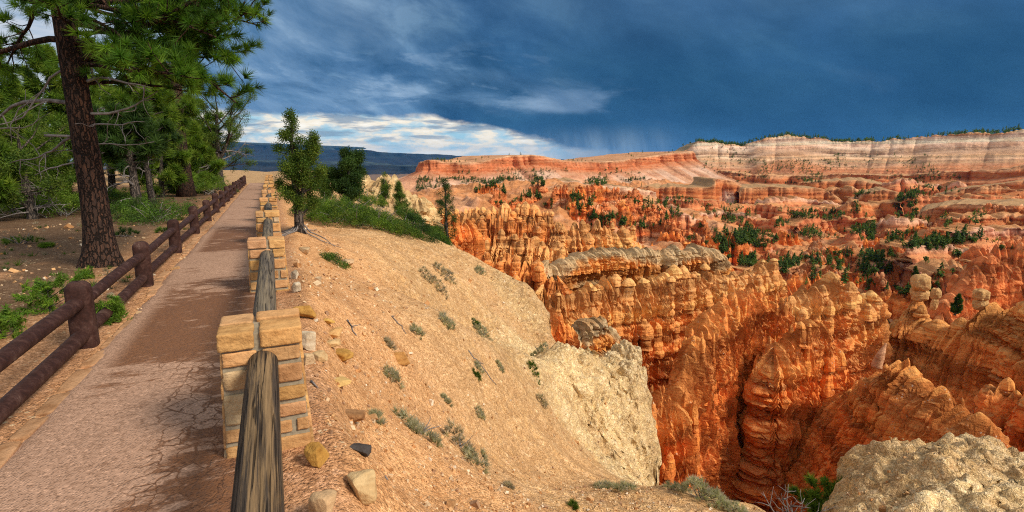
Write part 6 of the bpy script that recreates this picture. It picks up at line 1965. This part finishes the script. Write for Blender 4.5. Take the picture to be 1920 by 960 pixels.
# ------------------------------------------------------------------ trees of the canyon
def far_tree_mesh(seed, n=70):
    rg = np.random.RandomState(seed)
    mb = MB()
    tube(mb, [(0, 0, -.1), (0, 0, .95)], [.022, .004], 5, col=(.05, .035, .025))
    for k in range(n):
        u = (k + rg.rand()) / n
        h = .12 + .88 * u
        L = (.26 * (1 - u) ** .8 + .02) * rg.uniform(.6, 1.25)
        a = rg.uniform(0, 6.28)
        c, s = math.cos(a), math.sin(a)
        z1 = h - .03 - .10 * rg.rand()
        w = .045 + .06 * (1 - u)
        V = [(c * .0, s * .0, h + .03), (c * L - s * w, s * L + c * w, z1), (c * L * 1.1, s * L * 1.1, z1 - .03), (c * L + s * w, s * L - c * w, z1 + .01)]
        g = np.array(GREENS['dark'])[rg.randint(3)] * rg.uniform(.9, 2.0) * np.array([1.15, 1, .9])
        mb.add(V, np.array([[0, 1, 2, 3]]), g)
    return mb

def far_bush_mesh(seed, n=60):
    rg = np.random.RandomState(seed)
    mb = MB()
    tube(mb, [(0, 0, -.1), (0, 0, .6)], [.05, .02], 5, col=(.06, .045, .035))
    for k in range(n):
        d = rg.normal(size=3); d /= np.linalg.norm(d)
        lob = .75 + .35 * float(vnoise(d[0:1] * 1.8 + seed, d[1:2] * 1.8, d[2:3] * 1.8)[0])
        p = d * np.array([.36, .36, .40]) * lob * rg.uniform(.6, 1) + np.array([0, 0, .52])
        u = rg.normal(size=3); u /= np.linalg.norm(u); v = np.cross(u, d) + .1; v /= np.linalg.norm(v)
        w = rg.uniform(.07, .13)
        mb.add([p - u * w, p - v * w, p + u * w, p + v * w], np.array([[0, 1, 2, 3]]), np.array(GREENS['dark'])[rg.randint(3)] * rg.uniform(.9, 1.9) * np.array([1.2, 1, .9]))
    return mb

FAR_ME = []
for s_ in range(9):
    o_ = (far_tree_mesh(s_, [70, 46, 60, 38, 84, 54][s_]) if s_ < 6 else far_bush_mesh(s_)).build('far_pine', M_LEAF, smooth=False)
    FAR_ME.append(o_.data); bpy.data.objects.remove(o_)

class Hit:
    """heights of the walls and cliffs, for standing trees on them"""
    def __init__(self):
        from mathutils.bvhtree import BVHTree
        deps = None
        self.t = []
        for o in bpy.data.objects:
            if o.type == 'MESH' and o.get('kind') == 'structure' and o.name.split('.')[0] in ('canyon_ground', 'red_wall', 'red_mesa', 'white_cliff', 'red_terrace', 'red_fin', 'orange_fin', 'ochre_fin', 'grey_capped_wall', 'layered_fin', 'orange_ridge', 'rim_ground', 'pale_fin'):
                me = o.data
                v = np.empty(len(me.vertices) * 3, np.float32); me.vertices.foreach_get('co', v)
                v = v.reshape(-1, 3)
                ln = np.empty(len(me.polygons), np.int32); me.polygons.foreach_get('loop_total', ln)
                if not (ln == 4).all(): continue
                li = np.empty(len(me.loops), np.int32); me.loops.foreach_get('vertex_index', li)
                q = li.reshape(-1, 4)
                if o.name.startswith('canyon_ground'):
                    c = v[q[:, 0]]
                    r = np.hypot(c[:, 0], c[:, 1])
                    keep = (c[:, 1] > 60) & (r < 1500) & (np.abs(np.degrees(np.arctan2(c[:, 0], c[:, 1]))) < 48)
                    q = q[keep]
                    q = q
                elif o.name.startswith('rim_ground'):
                    continue
                self.t.append((o.name.split('.')[0], BVHTree.FromPolygons(v.tolist(), q.tolist())))
    def ray(self, px, py, maxd=2500):
        r = ray(px, py); r = Vector(r / np.linalg.norm(r))
        best = None
        for nm, t in self.t:
            h = t.ray_cast(Vector((0, 0, EYE)), r, maxd)
            if h[0] is not None and (best is None or h[3] < best[2]):
                best = (h[0], h[1], h[3], nm)
        return best
def far_forest():
    """pines of the canyon: the ones that show largest as trees of their own, the rest as one distant wood"""
    hit = Hit()
    rg = np.random.RandomState(8)
    zones = [  # polygon-ish boxes in the photo: x0, y0, x1, y1, count, label, height range m
        (1290, 400, 1480, 480, 90, 'valley'), (1350, 470, 1440, 520, 40, 'valley'), (1450, 395, 1640, 452, 120, 'valley'), (1600, 360, 1720, 410, 60, 'valley'),
        (1440, 470, 1660, 545, 60, 'ridges'), (1660, 440, 1800, 520, 50, 'ridges'), (1300, 440, 1420, 500, 40, 'valley'), (1060, 370, 1300, 430, 70, 'hills'),
        (880, 365, 1100, 400, 26, 'hills'), (1600, 500, 1760, 560, 16, 'ridges'), (1100, 400, 1200, 430, 24, 'hills'), (1700, 400, 1900, 470, 30, 'ridges'),
        (780, 335, 960, 372, 150, 'mesa'), (930, 335, 1210, 350, 120, 'mesa'), (860, 318, 1200, 340, 70, 'mesa'),
        (1380, 300, 1560, 345, 190, 'cliff'), (1560, 290, 1760, 340, 80, 'cliff'), (1700, 330, 1800, 370, 50, 'cliff'), (1320, 275, 1400, 330, 34, 'cliff'),
        (1190, 380, 1420, 400, 30, 'hills'),
    ]
    lab = {
        'valley': ('dark green pine in the thick wood on the canyon floor', 'pines on the canyon floor'),
        'ridges': ('dark pine standing among the low orange ridges on the right', 'pines among the low orange ridges'),
        'hills': ('dark pine dotted over the orange hills beyond the ochre fins', 'pines on the orange hills'),
        'mesa': ('tiny dark pine in the belt at the foot of the long red mesa', 'pines below the long red mesa'),
        'cliff': ('tiny dark pine on the scree of the white cliff', 'pines on the scree of the white cliff'),
    }
    found = []
    for (x0, y0, x1, y1, n, zn) in zones:
        k = tries = 0
        n = int(n * (2.7 if zn in ('valley', 'ridges') else 1.9))
        while k < n and tries < n * 9:
            tries += 1
            px, py = rg.uniform(x0, x1), rg.uniform(y0, y1)
            c = float(vnoise(np.array([px / 34.]), np.array([py / 15.]), np.array([3.3]))[0])
            if rg.rand() > .32 + 1.7 * c: continue
            h = hit.ray(px, py)
            if h is None or h[2] < 140 or h[1].z < .30: continue
            found.append((np.array(h[0]), h[2], zn)); k += 1
    ht = [2.6 + 4.0 * rg.rand() ** 1.4 for f in found]
    order = sorted(range(len(found)), key=lambda i: -ht[i] / found[i][1])
    rest = []
    for rank, i in enumerate(order):
        p, d, zn = found[i]
        hgt = ht[i] * (1.0 if d < 700 else 1.15)
        if rank < 296:
            o = bpy.data.objects.new('pine_tree', FAR_ME[rg.randint(len(FAR_ME))])
            COL.objects.link(o)
            mi = rg.randint(6) if rg.rand() < .55 else 6 + rg.randint(3)
            o.data = FAR_ME[mi]
            if mi > 5: hgt *= .62
            w = hgt * (rg.uniform(.6, 1.35) if mi < 6 else rg.uniform(.9, 1.6))
            o.location = p; o.rotation_euler = (0, 0, rg.uniform(0, 6.28)); o.scale = (w, w, hgt)
            tag(o, lab[zn][0], 'pine tree', lab[zn][1])
        else:
            rest.append((p, hgt))
    # wood along the top of the cliffs
    top = []
    for key, cnt, h0, a0, a1 in (('white', 2200, 11, 0, 1), ('ridge', 120, 6, .3, 1), ):
        Vb = CLIFFS[key]['Vb']; nr, nc = Vb.shape[:2]
        for _ in range(cnt):
            j = rg.randint(nc); i = rg.randint(max(1, nr - 3), nr) if rg.rand() < .75 else rg.randint(nr)
            p = Vb[i, j] + (Vb[max(0, i - 1), j] - Vb[i, j]) * rg.rand()
            u = j / nc
            dens = .35 + .65 * sst(u, .78, .92) if key == 'white' else 1
            if key == 'white' and u < .17: dens = .05
            if key == 'white' and .17 <= u < .30: dens = .8
            c = float(vnoise(np.array([j / 40.]), np.array([5.]), np.array([7.]))[0])
            if rg.rand() > dens * (.75 + .8 * c): continue
            top.append((p, h0 * rg.uniform(.6, 1.3) * (1.25 if key == 'white' and u > .85 else 1)))
    rest += top
    mb = MB()
    tm = [far_tree_mesh(20 + s, 26) for s in range(3)] + [far_bush_mesh(40 + s, 22) for s in range(2)]
    tm = [(np.concatenate(m.v), [np.concatenate(m.f[3]) if m.f[3] else np.zeros((0, 3), int), np.concatenate(m.f[4])], np.concatenate(m.c)) for m in tm]
    for p, h in rest:
        v, f, c = tm[rg.randint(5)]
        c = c * rg.uniform(.7, 1.5)
        a = rg.uniform(0, 6.28); ca, sa = math.cos(a), math.sin(a)
        w = h * rg.uniform(.8, 1.3)
        V = np.stack([(v[:, 0] * ca - v[:, 1] * sa) * w, (v[:, 0] * sa + v[:, 1] * ca) * w, v[:, 2] * h], 1) + p
        mb.add(V, f, c)
    tag(mb.build('distant_wood', M_LEAF, smooth=False), kind='stuff')
    print('far trees', len(found), 'rest', len(rest))
far_forest()

# single trees between the near fins
def fin_tree(px, py, Y, top, label, seed, sp=.16):
    b = W(px, py, Y)
    tree('pine_tree', label, 'pine tree', b, h_to(b, top), r0=.16, kind='dark', templ=T_PLUME, seed=seed, cb=.06, spread=sp, shape='cone', nb=46, tuft=2.2, twigs=6, tufts_per=1.2)
fin_tree(1508, 960, 60, 800, 'tall dark pine growing deep in the shaded slot between the orange fins', 601, .14)
fin_tree(1652, 640, 92, 574, 'slender dark pine at the end of the ochre fin', 602, .16)
fin_tree(1790, 590, 100, 552, 'dark leaning pine on top of the layered fin', 603, .3)
fin_tree(1715, 530, 140, 500, 'dark pine behind the balanced rock', 604, .25)

# balanced rocks on the layered fin
def hoodoo(px, py, Y, w, h, label, seed, n=2):
    b = W(px, py, Y)
    mb = MB()
    s = Y / 1000 * 1.0
    rg = np.random.RandomState(seed)
    z = -h * s * .25
    for k in range(n):
        hh = h * s * (1.25 / n) * rg.uniform(.85, 1.1); ww = w * s * (rg.uniform(.75, 1.0) if k < n - 1 else 1.0)
        rock(mb, (rg.normal() * .08 * ww, rg.normal() * .08 * ww, z + hh / 2), (ww, ww * .9, hh * 1.25), seed=seed + k, n=16, p=2.6, rough=.13, col=np.array([.70, .42, .17]) * rg.uniform(.9, 1.05), freq=1.7, facet=.2)
        z += hh
    if n == 1:                         # a leaning tooth
        mb = MB(); t = np.linspace(0, 1, 26)
        th = np.arange(18) * 2 * math.pi / 18
        P = np.stack([.9 * t ** 1.2, 0 * t, -1.2 + h * s * 1.25 * t], 1)
        wob = 1 + .22 * fbm(np.cos(th)[None] * 1.5, np.sin(th)[None] * 1.5, t[:, None] * 5, 3)
        tube(mb, P, w * s * .62 * (1 - t ** 1.6) + .05, 18, wob=wob, col=(.68, .36, .19))
    o = mb.build('hoodoo', M_NEAR); o.location = b
    tag(o, label, 'hoodoo', 'hoodoos on the layered fin')
hoodoo(1719, 552, 89, 32, 40, 'big knobbly balanced rock, largest on the layered fin', 701, 2)
hoodoo(1752, 572, 86, 16, 30, 'small two ball hoodoo right of the big balanced rock', 703, 2)
hoodoo(1836, 572, 80, 24, 30, 'round capped hoodoo farther right along the layered fin', 705, 2)
hoodoo(1645, 672, 66, 15, 40, 'pale pointed tooth of rock leaning between the fins', 707, 1)
# ------------------------------------------------------------------ the air
def build_haze():
    m = bpy.data.materials.new('haze_air')
    m.use_nodes = True
    N = NT(m.node_tree)
    v = N.n('ShaderNodeVolumePrincipled')
    v.inputs['Color'].default_value = (.10, .42, 1.0, 1)
    v.inputs['Density'].default_value = 1.6e-5
    v.inputs['Anisotropy'].default_value = 0.0
    o = N.n('ShaderNodeOutputMaterial')
    N.t.links.new(v.outputs[0], o.inputs['Volume'])
    V, F = cube_grid(1)
    mb = MB(); mb.add(V * np.array([33000, 33000, 480]) + np.array([0, 0, 235]), F)
    ob = mb.build('haze', m, smooth=False)
    tag(ob, kind='stuff')
build_haze()
